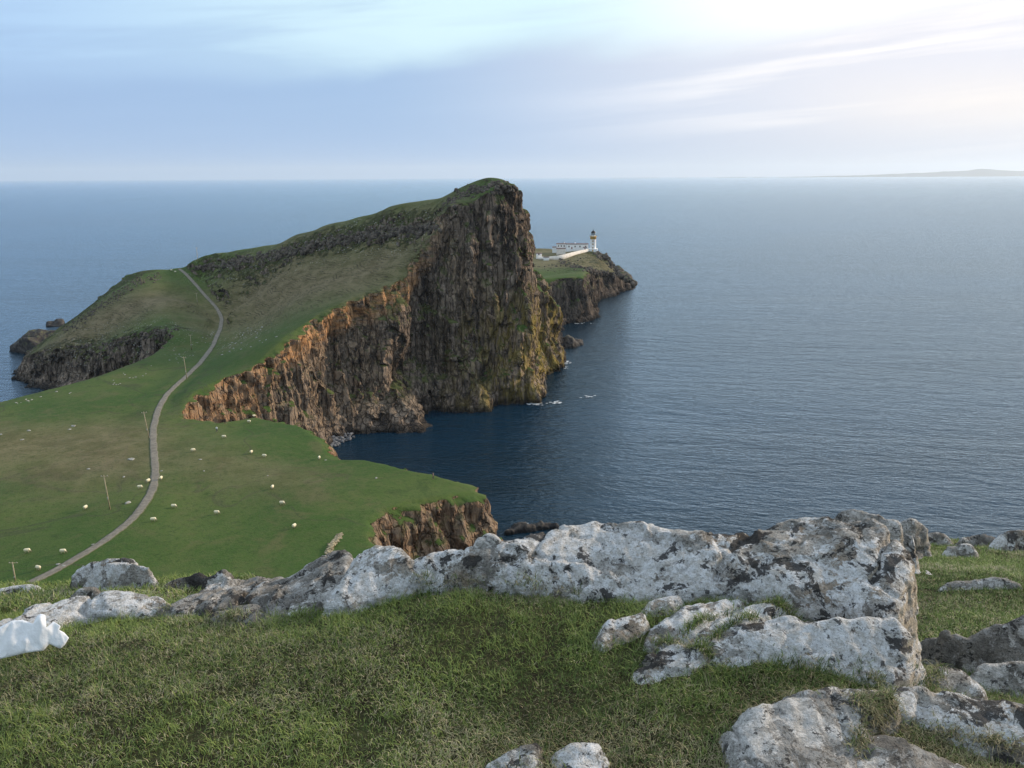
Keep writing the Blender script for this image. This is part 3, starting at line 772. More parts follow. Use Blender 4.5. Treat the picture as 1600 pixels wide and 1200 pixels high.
# people -----------------------------------------------------------
SKIN = flat_mat('skin', (0.45, 0.28, 0.20), 0.6, 0.05); HAIR = flat_mat('hair', (0.05, 0.035, 0.025), 0.8)
def person(loc, rz, jacket, trousers, label, stride=0.22):
    root = empty('person', loc, rz); s = stride
    body = [((0, 0, .98), (0, 0, 1.38), .13, .15), ((0, 0, 1.42), (0, 0, 1.56), .055, .055), ((.01, 0, 1.62), (.01, 0, 1.70), .092, .095), ((.1, 0, 1.63), (.11, 0, 1.62), .02, .015)]
    arms = []; legs = []
    for sy, sx in ((-1, s), (1, -s)):
        arms += [((0, .19 * sy, 1.40), (-sx * .5, .23 * sy, 1.12), .055, .045), ((-sx * .5, .23 * sy, 1.12), (-sx * .4 + .1, .22 * sy, .88), .042, .033)]
        body += [((-sx * .4 + .1, .22 * sy, .86), (-sx * .4 + .13, .22 * sy, .79), .032, .026)]
        legs += [((0, .09 * sy, .95), (sx * .5, .10 * sy, .50), .09, .062), ((sx * .5, .10 * sy, .50), (sx, .10 * sy, .09), .058, .042)]
        body += [((sx - .03, .10 * sy, .05), (sx + .15, .10 * sy, .04), .05, .04)]
    b = capsule_field(body + arms + legs, .022, 'body', SKIN); b.parent = root
    j = capsule_field([(a, b_, r1 + .022, r2 + .022) for a, b_, r1, r2 in body[:1] + arms], .025, 'jacket', flat_mat('jacket_cloth', jacket, 0.9, 0.15, 10)); j.parent = root
    t = capsule_field([(a, b_, r1 + .018, r2 + .018) for a, b_, r1, r2 in legs], .022, 'trousers', flat_mat('trouser_cloth', trousers, 0.9)); t.parent = root
    h = capsule_field([((-.01, 0, 1.68), (-.015, 0, 1.73), .1, .1), ((-.05, 0, 1.6), (-.05, 0, 1.66), .07, .08)], .022, 'hair', HAIR); h.parent = root
    tag(root, label, 'person'); return root
q = hit(339, 675); person(q, R(100), (0.72, 0.72, 0.70), (0.08, 0.08, 0.10), 'person in a pale top walking across the field')
q = hit(352, 662); person(q, R(70), (0.02, 0.02, 0.025), (0.02, 0.02, 0.025), 'person in dark clothes standing at the edge of the gully')
q = hit(677, 749); person(q, R(200), (0.30, 0.19, 0.15), (0.10, 0.08, 0.07), 'person in a brown jacket on the grassy tip of the near cliff', 0.12)

# poles ------------------------------------------------------------
WOOD = flat_mat('weathered_pole_wood', (0.36, 0.30, 0.20), 0.9, 0.25, 3); IRON = flat_mat('dark_iron', (0.08, 0.08, 0.08), 0.7); PORC = flat_mat('insulator_glaze', (0.5, 0.48, 0.45), 0.3)
def make_pole():
    root = empty('utility_pole', (0, 0, 0))
    MB().tube((0, 0, -0.6), (0, 0, 7.8), .15, .10, 10).build('post', WOOD, root, True)
    MB().box(-.8, .8, .12, .24, 7.35, 7.47).build('crossarm', WOOD, root)
    for x in (-.65, .65): MB().lathe([(.03, 7.47), (.06, 7.52), (.04, 7.58), (.06, 7.64), (.02, 7.7)], 10, x, .18).build('insulator', PORC, root, True)
    MB().box(-.11, .11, -.17, -.13, 2.4, 2.9).build('sign_plate', PORC, root)
    tag(root, 'x', 'utility pole', 'utility poles following the path'); return root
POLES = [(172, 796, 'nearest full wooden pole, standing alone in the left field', 1.02, -3.0), (25, 913, 'pole at the left edge rising behind the pale foreground rocks', 0.55, 0),
         (233, 685, 'thin leaning pole against the left side of the path', 1.0, -5.0), (292, 592, 'bright wooden pole beside the middle bend of the path', 1.05, -2.5),
         (299.5, 547, 'faint thin pole above the bright one left of the path', 0.85, 0), (309, 477, 'faint pole left of the upper stretch of path', 0.85, -2),
         (309, 408, 'faint pole standing on the ridge skyline', 1.0, 0)]
pole0 = make_pole()
for i, (px, py, lab, sc, tilt) in enumerate(POLES):
    q = hit(px, py); o = pole0 if i == 0 else copy_tree(pole0)
    o.location = q; o.scale = (1, 1, sc); o.rotation_euler = (0, R(tilt), 0); o['label'] = lab

# boulders ---------------------------------------------------------
PALE = flat_mat('pale_field_stone', (0.30, 0.29, 0.255), 0.95, 0.3, 3, 0.2, 0.05)
def boulder_mesh(seed, name='boulder', mat=PALE, n=3, amp=0.35):
    import bmesh
    bm = bmesh.new(); bmesh.ops.create_icosphere(bm, subdivisions=n, radius=1.0)
    co = np.array([v.co[:] for v in bm.verts]); k = 1 + amp * fbm(co * 1.1, 3, seed=seed) + 0.12 * fbm(co * 3.5, 3, ridged=True, seed=seed + 3)
    rg = np.random.default_rng(seed)
    for _ in range(7):
        nn = rg.normal(size=3); nn /= np.linalg.norm(nn); dd = co @ nn; lim = rg.uniform(.55, .85)
        k = np.where(dd * k > lim, lim / np.maximum(dd, 1e-3), k)
    for v, kk in zip(bm.verts, k): v.co *= float(kk)
    me = bpy.data.meshes.new(name); bm.to_mesh(me); bm.free(); me.materials.append(mat)
    me.polygons.foreach_set('use_smooth', np.ones(len(me.polygons), bool)); return me
BM = [boulder_mesh(s) for s in range(5)]
STONES = [(204, 718, 1.0, 'large flat pale boulder left of the straight part of the path'), (200, 786, .8, 'flat white boulder between the path and the nearest full pole'),
          (312, 718, .5, 'small white stone in the field right of the path'), (319, 736, .35, 'tiny stone below the small white one in the field'),
          (90, 882, .45, 'small pale stone on the grass beside the foot of the path'), (101, 884, .6, 'long pale stone lying on the verge of the lower path'),
          (145, 851, .35, 'tiny pale stone above the lower path'), (115, 666, 1.0, 'whitish outcrop stone high in the left field'), (109, 671, .6, 'second stone of the outcrop high in the left field'),
          (46, 673, .7, 'pale stone in a dip of the far left field'), (35, 687, .6, 'stone lower in the far left field below the dip'), (1, 679, .6, 'stone at the left border of the field'),
          (194, 745, .45, 'brownish stone left of the path above two sheep'), (252, 736, .4, 'small stone on the right verge above the sheep'), (418, 743, .3, 'tiny stone in the right half of the field'),
          (138, 733, .5, 'stone in the left field above the nearest full pole'), (588, 747, .45, 'pale stone near the tip of the green field'), (508, 719, .4, 'stone by the upright sheep at the brink')]
for k_, (px, py, r_, lab) in enumerate(STONES):
    q = hit(px, py); o = bpy.data.objects.new('boulder', BM[k_ % 5]); COL.objects.link(o)
    o.location = q; o.scale = (r_, r_ * .7, r_ * .42); o.rotation_euler = (0, 0, k_ * 1.7); tag(o, lab, 'boulder', 'boulders lying in the fields')
rg = np.random.default_rng(21)
def strew(n, f, r0, r1, label, group, cat='stone'):
    for k_ in range(n):
        px, py = f(); q = hit(px, py); r_ = rg.uniform(r0, r1)
        o = bpy.data.objects.new('boulder', BM[rg.integers(5)]); COL.objects.link(o)
        o.location = q; o.scale = (r_, r_ * rg.uniform(.6, 1), r_ * rg.uniform(.35, .7)); o.rotation_euler = (0, 0, rg.uniform(0, 6)); tag(o, label, cat, group)
def seg(x0, y0, x1, y1, s):
    def f():
        t = rg.random(); return x0 + (x1 - x0) * t + rg.normal() * s, y0 + (y1 - y0) * t + rg.normal() * s * .5
    return f
strew(26, seg(348, 552, 405, 512, 6), .25, .65, 'small pale stone among many on the slope right of the path', 'stones strewn right of the upper path')
strew(16, seg(308, 538, 338, 518, 4), .2, .5, 'small pale stone in the line just left of the upper path', 'stones in a line left of the upper path')
strew(14, seg(262, 562, 292, 552, 7), .2, .5, 'small pale stone left of the bright pole', 'stones near the bright pole')
strew(14, seg(170, 602, 235, 575, 7), .2, .45, 'small pale stone near the far rim of the left field', 'stones by the far rim')
strew(12, seg(20, 632, 110, 612, 4), .2, .5, 'small pale stone on the far left rim above the sea', 'stones on the left rim')
strew(8, seg(375, 545, 440, 525, 6), .35, .7, 'pale stone on the grass above the bay cliff', 'stones above the bay cliff')

# rocks of the scarp and promontory --------------------------------
DARKR = flat_mat('scarp_rock', (0.13, 0.12, 0.115), 0.95, 0.6, 1.2, 0.2, 0.1)
BD = [boulder_mesh(20 + s, 'scarp_rock', DARKR, 2) for s in range(4)] + [boulder_mesh(30 + s, 'scarp_rock', PALE, 2) for s in range(1)]
def outcrop(f, n, r0, r1, name, label):
    Vs = []; Fs = []; off = 0
    for k_ in range(n):
        px, py = f(); q = hit(px, py)
        if q.z < 3: continue
        me = BD[rg.integers(4)]; co = np.empty(len(me.vertices) * 3, np.float32); me.vertices.foreach_get('co', co); co = co.reshape(-1, 3)
        fc = np.array([p.vertices[:] for p in me.polygons]); r_ = rg.uniform(r0, r1) ; a = rg.uniform(0, 6); c_, s_ = math.cos(a), math.sin(a)
        co = co * np.array([r_, r_ * .8, r_ * rg.uniform(.6, 1.3)]); co = co @ np.array([[c_, s_, 0], [-s_, c_, 0], [0, 0, 1]])
        Vs.append(co * np.array([1, 1, 1.15]) + np.array(q) - np.array([0, 0, r_ * .45])); Fs.append(fc + off); off += len(co)
    o = mesh_np(name, np.concatenate(Vs), np.concatenate(Fs), LANDROCK); tag(o, label, kind='stuff'); return o
def rock_only():
    m, n = material('weathered_outcrop'); p = n.geo('Position')
    f = n.noise(p, 0.5, 6, 0.7); g_ = n.noise(p, 0.13, 3, 0.6)
    c = n.mix(n.ss(f, 0.35, 0.65), (0.030, 0.026, 0.023), (0.15, 0.122, 0.098)); c = n.mix(n.ss(n.noise(p, 1.1, 3, 0.6), 0.62, 0.72), c, (0.30, 0.28, 0.25))
    nz = n.sep(n.geo('Normal'))[2]; c = n.mix(n.m('MULTIPLY', n.ss(nz, 0.75, 0.95), n.ss(g_, 0.4, 0.6)), c, (0.07, 0.09, 0.03))
    n.surf(c, 0.95, n.bump(f, 0.9, 0.5), 0.15); return m
LANDROCK = rock_only()
def poly_line(pts, s):
    P = np.array(pts, float); t = np.concatenate([[0], np.cumsum(np.hypot(*np.diff(P, axis=0).T))])
    def f():
        u_ = rg.random() * t[-1]; return np.interp(u_, t, P[:, 0]) + rg.normal() * s, np.interp(u_, t, P[:, 1]) + rg.normal() * s * .7
    return f
outcrop(poly_line([(318, 417), (340, 415), (400, 404), (450, 393), (500, 380), (560, 370), (620, 362), (680, 356)], 6.5), 720, .4, 1.9, 'scarp_rocks', 'long band of broken dark rocks below the ridge')
outcrop(poly_line([(224, 434), (205, 447), (165, 474), (125, 502), (100, 518)], 4), 420, .3, .85, 'shoulder_rocks', 'broken rocks along the left shoulder')
outcrop(poly_line([(215, 440), (232, 438), (250, 431)], 4), 45, .4, 1.1, 'shoulder_rocks', 'rocks below the saddle')
outcrop(poly_line([(60, 560), (120, 548), (180, 538), (250, 520), (275, 512)], 5), 220, .4, 1.4, 'cliff_top_rocks', 'broken rocks on the brink of the left cove')

outcrop(poly_line([(930, 394), (945, 402), (958, 416), (975, 430), (990, 446)], 3), 150, 1.2, 3.6, 'point_rocks', 'jagged dark rocks stepping down to the sea below the lighthouse')
outcrop(poly_line([(875, 408), (890, 414), (912, 420), (935, 423), (965, 428)], 3), 120, .8, 2.6, 'point_rocks', 'broken rocks along the middle tier of the far point')
outcrop(poly_line([(832, 418), (870, 416), (900, 405), (925, 399)], 4), 60, .5, 1.5, 'point_rocks', 'scattered rocks on the slope below the cottages')
outcrop(poly_line([(700, 322), (715, 306), (745, 296), (780, 289), (808, 296)], 5), 170, .4, 1.5, 'summit_rocks', 'broken rocks around the summit of the bluff')
# lighthouse -------------------------------------------------------
WHITE = flat_mat('white_harling', (0.90, 0.88, 0.84), 0.9, 0.06, 0.8); OCHRE = flat_mat('ochre_paint', (0.62, 0.38, 0.12), 0.8, 0.1); BLACK = flat_mat('black_dome_paint', (0.02, 0.02, 0.025), 0.4)
SLATE = flat_mat('flat_roof_felt', (0.16, 0.10, 0.09), 0.9, 0.2); GLASS = flat_mat('dark_window_glass', (0.03, 0.04, 0.05), 0.15, 0.1, 1, 0.6); DOORM = flat_mat('red_brown_door_paint', (0.28, 0.10, 0.07), 0.7)
LGLASS = flat_mat('lantern_glass', (0.30, 0.34, 0.36), 0.15, 0.1, 1, 0.6); CREAM = flat_mat('cream_wall', (0.80, 0.72, 0.62), 0.9, 0.1, 0.5)
q = Vector(atY(926.5, 391, 850)); gz = ground(q.x, q.y); K = 0.66
lt = empty('lighthouse', (q.x, q.y, gz - 0.2), R(-8)); tag(lt, 'white lighthouse with an ochre band and black domed lantern at the end of the point', 'lighthouse')
MB().lathe([(3.25, -1), (3.2, 0), (3.05, 3), (2.9, 11.6), (3.0, 12.0)], 40).build('tower', WHITE, lt, True)
MB().lathe([(3.02, 12.0), (3.05, 14.2), (3.35, 14.5), (3.7, 14.7), (3.7, 14.95)], 40).build('gallery_band', OCHRE, lt, True)
rl = MB(); K2 = 20
for k_ in range(K2):
    a = 2 * math.pi * k_ / K2; rl.tube((3.6 * math.cos(a), 3.6 * math.sin(a), 14.95), (3.6 * math.cos(a), 3.6 * math.sin(a), 16.0), .04, .04, 5)
    b_ = 2 * math.pi * (k_ + 1) / K2
    for zz in (15.5, 16.0): rl.tube((3.6 * math.cos(a), 3.6 * math.sin(a), zz), (3.6 * math.cos(b_), 3.6 * math.sin(b_), zz), .035, .035, 5)
rl.build('railing', IRON, lt)
MB().lathe([(2.2, 14.95), (2.2, 16.0)], 32).build('lantern_wall', WHITE, lt, True)
lg = MB().lathe([(2.05, 16.0), (2.05, 18.4)], 24).build('lantern', LGLASS, lt)
gb = MB()
for k_ in range(12):
    a = 2 * math.pi * k_ / 12; b_ = 2 * math.pi * (k_ + 1) / 12; P1 = lambda an, zz: (2.1 * math.cos(an), 2.1 * math.sin(an), zz)
    gb.tube(P1(a, 16), P1(b_, 18.4), .05, .05, 5); gb.tube(P1(b_, 16), P1(a, 18.4), .05, .05, 5)
gb.build('glazing_bar', IRON, lg)
dm = MB().lathe([(2.45, 18.4), (2.4, 18.6), (2.0, 19.5), (1.1, 20.3), (.45, 20.6), (.4, 21.1), (.12, 21.4), (.06, 23.2)], 32).build('dome', BLACK, lt, True)
for z_ in (3.0, 6.4, 9.6):
    wn = MB().box(-.55, .55, -3.22, -2.6, z_, z_ + 1.6).build('window', OCHRE, lt); MB().box(-.33, .33, -3.25, -3.1, z_ + .25, z_ + 1.35).build('pane', GLASS, wn)
MB().box(-4.4, 4.4, -4.2, 3.5, -1.5, 2.6).build('base_building', WHITE, lt)
MB().box(-.6, .6, -4.26, -4.1, 0.1, 2.0).build('door', OCHRE, lt)

def house(px, py, Y, wpx, h, dep, label, wins=(), doors=(), roofh=0.45, chim=(), wall=WHITE, rz=-4, name='keepers_cottage', parapet=True):
    p = Vector(atY(px, py, Y)); s = (Y / ray(px, py).y) / FPX; W = wpx * s; z0 = p.z
    g_ = ground(p.x, p.y); r_ = empty(name, (p.x, p.y, p.z), R(rz)); tag(r_, label, 'building')
    MB().box(-W / 2, W / 2, 0, dep, min(-1.5, g_ - p.z - 1.5), h).build('wall', wall, r_)
    MB().box(-W / 2 - .25, W / 2 + .25, -.25, dep + .25, h, h + roofh).build('roof', SLATE, r_)
    for c_ in chim: MB().box(c_ * W - .5, c_ * W + .5, dep * .4, dep * .4 + .9, h + roofh, h + roofh + 1.3).build('chimney', wall, r_)
    for x in wins:
        f_ = MB().box(x * W - .75, x * W + .75, -.06, .1, h * .38, h * .38 + 1.8).build('window', CREAM, r_); MB().box(x * W - .55, x * W + .55, -.09, .05, h * .38 + .18, h * .38 + 1.62).build('pane', GLASS, f_)
    for x in doors: MB().box(x * W - .55, x * W + .55, -.07, .1, 0.1, 2.3).build('door', DOORM, r_)
    return r_
house(902, 389.5, 858, 34, 5.0, 8, 'long low white cottage range with flat dark roof beside the lighthouse', wins=(-.38, -.10, .12, .38), doors=(-.25,), chim=(-.1,))
house(877, 388.5, 862, 15, 4.6, 8, 'white cottage block with three small windows at the left of the range', wins=(-.3, 0, .3), chim=(.3,))
house(867, 392.5, 866, 8, 3.9, 7, 'small white outbuilding at the left end of the cottages')
house(876.5, 398.6, 838, 14, 6.2, 7, 'square windowless white store in front of the cottages', wall=CREAM)
house(842, 400.3, 815, 8.5, 2.4, 4, 'small white hut on the grass far left of the lighthouse', wins=(0,), name='hut')
house(853.5, 404.6, 800, 8.5, 1.4, 3, 'low white block in the grass at the foot of the ramp wall', name='hut')
house(914, 391, 848, 6, 2.6, 4, 'small white annex tucked beside the lighthouse base', doors=(0,), name='annex')

wl = [atY(841, 402.5, 812), atY(856, 403.2, 806), atY(870, 404.2, 803), atY(882, 402, 808), (atY(895, 398.2, 822)), atY(908, 394.4, 835), atY(920, 391.5, 845)]
hs = [.8, 1.2, 2.6, 2.8, 2.6, 2.2, 1.6]
V = []; F = []
for (x, y, z), h_ in zip(wl, hs):
    V += [(x, y, z - 3), (x, y, z + h_), (x, y + 1.2, z + h_), (x, y + 1.2, z - 3)]
for i in range(len(wl) - 1):
    for k_ in range(4): F.append((i * 4 + k_, i * 4 + (k_ + 1) % 4, i * 4 + 4 + (k_ + 1) % 4, i * 4 + 4 + k_))
bwl = mesh_np('boundary_wall', V, np.array(F), CREAM, smooth=False); tag(bwl, 'long pale ramp wall climbing to the lighthouse', 'wall')

# ruined stone wall in the near field ------------------------------
SW = flat_mat('yellowed_wall_stone', (0.30, 0.25, 0.16), 0.95, 0.45, 1.6, 0.2, 0.1)
Vs = []; Fs = []; off = 0; wp = [hit(512, 868), hit(518, 855), hit(525, 845), hit(533, 834)]
for i in range(260):
    t = rg.random() * 3; k_ = int(min(t, 2)); c_ = wp[k_].lerp(wp[k_ + 1], t - k_)
    me = BM[rg.integers(5)]; co = np.empty(len(me.vertices) * 3, np.float32); me.vertices.foreach_get('co', co); co = co.reshape(-1, 3)
    fc = np.array([p.vertices[:] for p in me.polygons]); r_ = rg.uniform(.14, .32)
    Vs.append(co * r_ * np.array([1.2, 1, .7]) + np.array([c_.x + rg.normal() * .3, c_.y + rg.normal() * .4, c_.z + rg.uniform(-.1, 0.7) * (0.5 + 0.5 * math.sin(t * 2))])); Fs.append(fc + off); off += len(co)
o = mesh_np('stone_wall', np.concatenate(Vs), np.concatenate(Fs), SW); tag(o, 'ruined yellowish drystone wall stub below the foreground rocks', 'wall')

# rocks in the sea -------------------------------------------------
def sea_rock(poly, peaks, label, voxel=.5, name='sea_rock', cut=-1.2):
    P = np.array(poly)[:, :2]; lo = P.min(0) - 3; hi = P.max(0) + 3; st = voxel * 1.2
    xs = np.arange(lo[0], hi[0], st); ys = np.arange(lo[1], hi[1], st); X, Y = np.meshgrid(xs, ys); Q = np.column_stack([X.ravel(), Y.ravel()])
    dd = polydist(Q, P); H = np.full(len(Q), -2.0)
    for x, y, z, s in peaks: H = np.maximum(H, -2 + (z + 2) * np.exp(-(np.hypot(Q[:, 0] - x, Q[:, 1] - y) / s) ** 2))
    H = np.where(dd > 0, np.maximum(H, 0.9), -2 + 0) ; H = H * 1.0
    H += (dd > 0) * fbm(np.column_stack([Q / 4, np.zeros(len(Q))]), 3) * 1.2
    V, F = grid_solid(xs, ys, H.reshape(X.shape), -5)
    def dsp(co, no): return co + no * (fbm(co / 3.0, 4, ridged=True) * .8 + fbm(co / 1.0, 3) * .25)[:, None]
    o = remesh(name, V, F, voxel, dsp, LANDROCK2, cut=cut); tag(o, label, 'rock'); return o
def wet_rock():
    m, n = material('dark_sea_rock'); p = n.geo('Position'); z = n.sep(p)[2]
    f = n.noise(n.mul(p, (1, 1, .6)), 0.5, 6, 0.7)
    c = n.mix(n.ss(f, 0.35, 0.7), (0.015, 0.013, 0.013), (0.10, 0.085, 0.07)); c = n.mix(n.m('MULTIPLY', n.ss(f, .52, .62), n.ss(z, 4, 7)), c, (0.09, 0.10, 0.04)); c = n.mix(n.ss(z, 1.6, .4), c, (0.008, 0.008, 0.009))
    n.surf(c, 0.8, n.bump(f, 0.9, 0.5), 0.3); return m
LANDROCK2 = wet_rock()
A = atZ(14, 549, 0); B = atZ(92, 552, 0)
sea_rock([A, atZ(40, 553, 0), (-232, 455, 0), (-222, 470, 0), (-232, 500, 0), (-265, 505, 0), (-292, 495, 0)],
         [(atY(38, 524, 480)[0], 482, 9, 14), (atY(55, 514, 492)[0], 494, 12, 15), (atY(75, 512, 495)[0], 496, 11, 12), (atY(25, 540, 475)[0], 474, 4, 9)], 'dark rocky islet off the tip of the left promontory', .7)
P_ = atZ(84, 512, 0)
sea_rock([atZ(72, 511, 0), atZ(86, 511, 0), atZ(100, 509, 0), atZ(100, 504, 0), atZ(74, 505, 0)], [(atZ(80, 508, 0)[0], atZ(80, 508, 0)[1], 3, 6), (atZ(94, 507, 0)[0], atZ(94, 507, 0)[1], 4, 7)], 'low dark skerry behind the left shoulder', .7)
sea_rock([atZ(881, 545, 0), atZ(895, 543, 0), atZ(912, 539, 0), atZ(910, 534, 0), atZ(882, 533, 0)], [(atZ(888, 541, 0)[0], atZ(888, 541, 0)[1], 6.5, 6), (atZ(902, 538, 0)[0], atZ(902, 538, 0)[1], 3.5, 5)], 'dark low skerry reaching out beyond the second buttress', .5)
sea_rock([atZ(845, 612, 0), atZ(853, 609, 0), atZ(852, 600, 0), atZ(843, 600, 0)], [(atZ(848, 608, 0)[0], atZ(848, 608, 0)[1], 6, 4)], 'dark stump of rock at the foot of the bluff', .5)
sea_rock([atZ(790, 836, 0), atZ(830, 830, 0), atZ(872, 826, 0), atZ(868, 822, 0), atZ(830, 821, 0), atZ(800, 822, 0)],
         [(atZ(815, 826, 0)[0], atZ(815, 826, 0)[1], 2.0, 3), (atZ(845, 825, 0)[0], atZ(845, 825, 0)[1], 1.8, 3)], 'black wet rocks in the water just behind the foreground slab', .35)
# shingle at the head of the bay
Vs = []; Fs = []; off = 0
for i in range(420):
    px = 503 + abs(rg.normal()) * 22; py = 668 + rg.random() * 34
    if px > 560 or py > 706 - (px - 503) * 0.45: continue
    c_ = atZ(px, py, 0.3 + max(0, (690 - py) * .05)); me = BD[rg.integers(4)]; co = np.empty(len(me.vertices) * 3, np.float32); me.vertices.foreach_get('co', co); co = co.reshape(-1, 3)
    fc = np.array([p.vertices[:] for p in me.polygons]); r_ = rg.uniform(.35, 1.2); Vs.append(co * r_ * np.array([1, 1, .7]) + np.array(c_)); Fs.append(fc + off); off += len(co)
SHG = flat_mat('beach_boulder_grey', (0.15, 0.15, 0.155), 0.8, 0.5, 0.7, 0.3)
o = mesh_np('beach_boulders', np.concatenate(Vs), np.concatenate(Fs), SHG); tag(o, 'grey boulder beach at the head of the bay', kind='stuff')

# foam -------------------------------------------------------------
FOAM = flat_mat('sea_foam', (0.75, 0.78, 0.80), 0.7, 0.1, 1)
def foam(cx, cy, w_, h_, n_, label):
    mb = MB()
    for k_ in range(n_):
        px = cx + rg.normal() * w_; py = cy + rg.normal() * h_; c_ = atZ(px, py, 0.12); r_ = rg.uniform(.12, .5); K_ = 9; o_ = len(mb.V); a0 = rg.uniform(0, 6)
        mb.V += [(c_[0] + r_ * rg.uniform(.5, 1.6) * 1.7 * math.cos(a0 + 2 * math.pi * j / K_), c_[1] + r_ * rg.uniform(.4, 1.1) * math.sin(a0 + 2 * math.pi * j / K_), 0.12 + 0.003 * (k_ % 30)) for j in range(K_)]
        mb.F.append(tuple(range(o_, o_ + K_)))
    tag(mb.build('surf', FOAM), label, kind='stuff')
foam(834, 631, 6, .9, 34, 'white surf at the foot of the bluff'); foam(867, 629, 4, 1.2, 22, 'surf over a sunken rock')
foam(874, 573, 7, 1.0, 34, 'surf at the second buttress'); foam(884, 567, 3, 2, 25, 'surf at the buttress corner'); foam(918, 620, 7, 1.3, 10, 'thin foam offshore')
foam(912, 505, 8, .5, 10, 'surf along the far cliff'); foam(530, 690, 5, 2.5, 14, 'surf on the boulder beach'); foam(822, 819, 2, .8, 14, 'surf on the near black rocks')

# far hills and air ------------------------------------------------
ang = np.linspace(950, 1900, 240); prof = np.interp(ang, [950, 1100, 1200, 1290, 1350, 1400, 1440, 1470, 1492, 1515, 1545, 1570, 1600, 1660, 1750, 1900],
                                                    [0, 0, .5, 3, 6, 9, 12, 14, 19, 15.5, 12, 13, 17, 22, 17, 10])
prof = prof + 1.2 * fbm(np.column_stack([ang / 11, ang * 0, ang * 0]), 4)
V = []
D = 42000.0
for a, h_ in zip(ang, prof):
    x = (a - 800) / FPX * D / math.cos(PITCH)
    for k_, (dy, f) in enumerate([(-4000, -0.02), (-2500, .35), (-1000, .8), (0, 1.0), (1500, .6), (4000, -0.02)]):
        V.append((x * (D + dy) / D, D + dy, max(-20, h_ / FPX * D * f * 0.60) if f > 0 else -20))
n_ = len(ang); F = [(i * 6 + k_, (i + 1) * 6 + k_, (i + 1) * 6 + k_ + 1, i * 6 + k_ + 1) for i in range(n_ - 1) for k_ in range(5)]
o = mesh_np('hills', V, np.array(F), flat_mat('far_island_heather', (0.06, 0.07, 0.05), 1, .2, .0005)); tag(o, 'faint island hills on the right horizon', kind='structure')

if HAZE:
    m, n = material('haze_air'); vol = n.n('ShaderNodeVolumePrincipled'); vol.inputs['Color'].default_value = (0.84, 0.92, 1.0, 1)
    vol.inputs['Density'].default_value = HAZE; vol.inputs['Anisotropy'].default_value = 0.35
    n.t.links.new(vol.outputs[0], n.n('ShaderNodeOutputMaterial').inputs['Volume'])
    S_ = 70000.0
    hz_ = MB().box(-S_, S_, -S_, S_, -40.0, 900.0).build('haze', m); tag(hz_, 'thin sea haze', kind='stuff')
# ------------------------------------------------------------------ the viewpoint: turf, slabs, boulders
def atD(px, py, drop): return atZ(px, py, 100.0 - drop)
GC = [(-300, 1300, 1.64), (400, 1300, 1.62), (800, 1260, 1.62), (1300, 1300, 1.62), (1900, 1300, 1.72), (0, 1100, 1.62), (400, 1050, 1.60), (800, 1050, 1.58), (300, 985, 1.62),
      (700, 915, 1.555), (850, 930, 1.55), (980, 945, 1.54), (110, 985, 1.66), (0, 1030, 1.67), (-150, 1050, 1.7), (500, 965, 1.60), (560, 1120, 1.61), (1100, 1100, 1.57), (1060, 1000, 1.55), (1300, 1062, 1.56),
      (1400, 1135, 1.60), (1250, 1130, 1.59), (1600, 1190, 1.68), (1000, 1180, 1.60), (1200, 945, 1.55), (1420, 1075, 1.62), (50, 940, 2.05), (150, 932, 2.02), (300, 924, 2.0), (0, 912, 2.5),
      (280, 903, 2.35), (-200, 930, 2.4), (430, 905, 2.2), (1460, 1050, 2.0), (1500, 1060, 1.95), (1620, 1060, 2.05), (1500, 930, 3.0), (1600, 900, 3.2), (1500, 965, 2.75), (1452, 980, 2.6), (1700, 960, 2.8), (1452, 900, 3.2), (1455, 855, 3.95),
      (1600, 855, 4.0), (1800, 860, 4.0), (1800, 960, 2.8), (2000, 1000, 2.6), (1445, 850, 3.95), (1900, 1100, 2.0)]
GP = [atD(*g_) for g_ in GC] + [(0.2, 3.6, 98.0), (0.9, 3.6, 98.0), (1.7, 4.2, 97.4), (1.0, 5.0, 97.0), (-1, 4.2, 97.6), (0, -1.0, 98.4), (-3, 0, 98.4), (3, 0, 98.3), (6, 1, 98.0), (-5, 3, 97.6)]
GT = tps(GP, 0.002, 1.0)
RIM = np.array([(-9, -3), (-7, 3.2), atD(-300, 935, 2.6)[:2], atD(0, 908, 2.52)[:2], atD(110, 897, 2.45)[:2], atD(250, 900, 2.35)[:2], atD(360, 903, 2.25)[:2], atD(440, 905, 2.15)[:2],
                (-0.7, 3.75), (-0.1, 3.55), (0.5, 3.6), (1.2, 3.9), (1.6, 4.6), (2.0, 5.6), (2.9, 7.2), atD(1448, 842, 4.1)[:2], atD(1520, 843, 4.1)[:2], atD(1600, 843, 4.1)[:2],
                atD(1750, 845, 4.1)[:2], (12, 7.5), (16, 3), (12, -3)])
gx = np.arange(-8, 13, .05); gy = np.arange(-2.5, 10.5, .05); X, Y = np.meshgrid(gx, gy); Q = np.column_stack([X.ravel(), Y.ravel()])
T_ = GT(Q); T_ = np.clip(T_, 95.0, 98.7); dr = polydist(Q, RIM)
Q3 = np.column_stack([Q, np.zeros(len(Q))])
H = T_ + fbm(Q3 / 0.45, 3, seed=1) * 0.022 + fbm(Q3 / 0.12, 3, seed=2) * 0.008
H = np.where(dr < 0, H + np.maximum(dr * 1.8, -6) , H - 0.02)
H = H.reshape(X.shape)
def gheight(P):
    fx = np.clip((P[:, 0] - gx[0]) / .05, 0, len(gx) - 1.001); fy = np.clip((P[:, 1] - gy[0]) / .05, 0, len(gy) - 1.001)
    i = fx.astype(int); j = fy.astype(int); fx -= i; fy -= j
    return (H[j, i] * (1 - fx) + H[j, i + 1] * fx) * (1 - fy) + (H[j + 1, i] * (1 - fx) + H[j + 1, i + 1] * fx) * fy
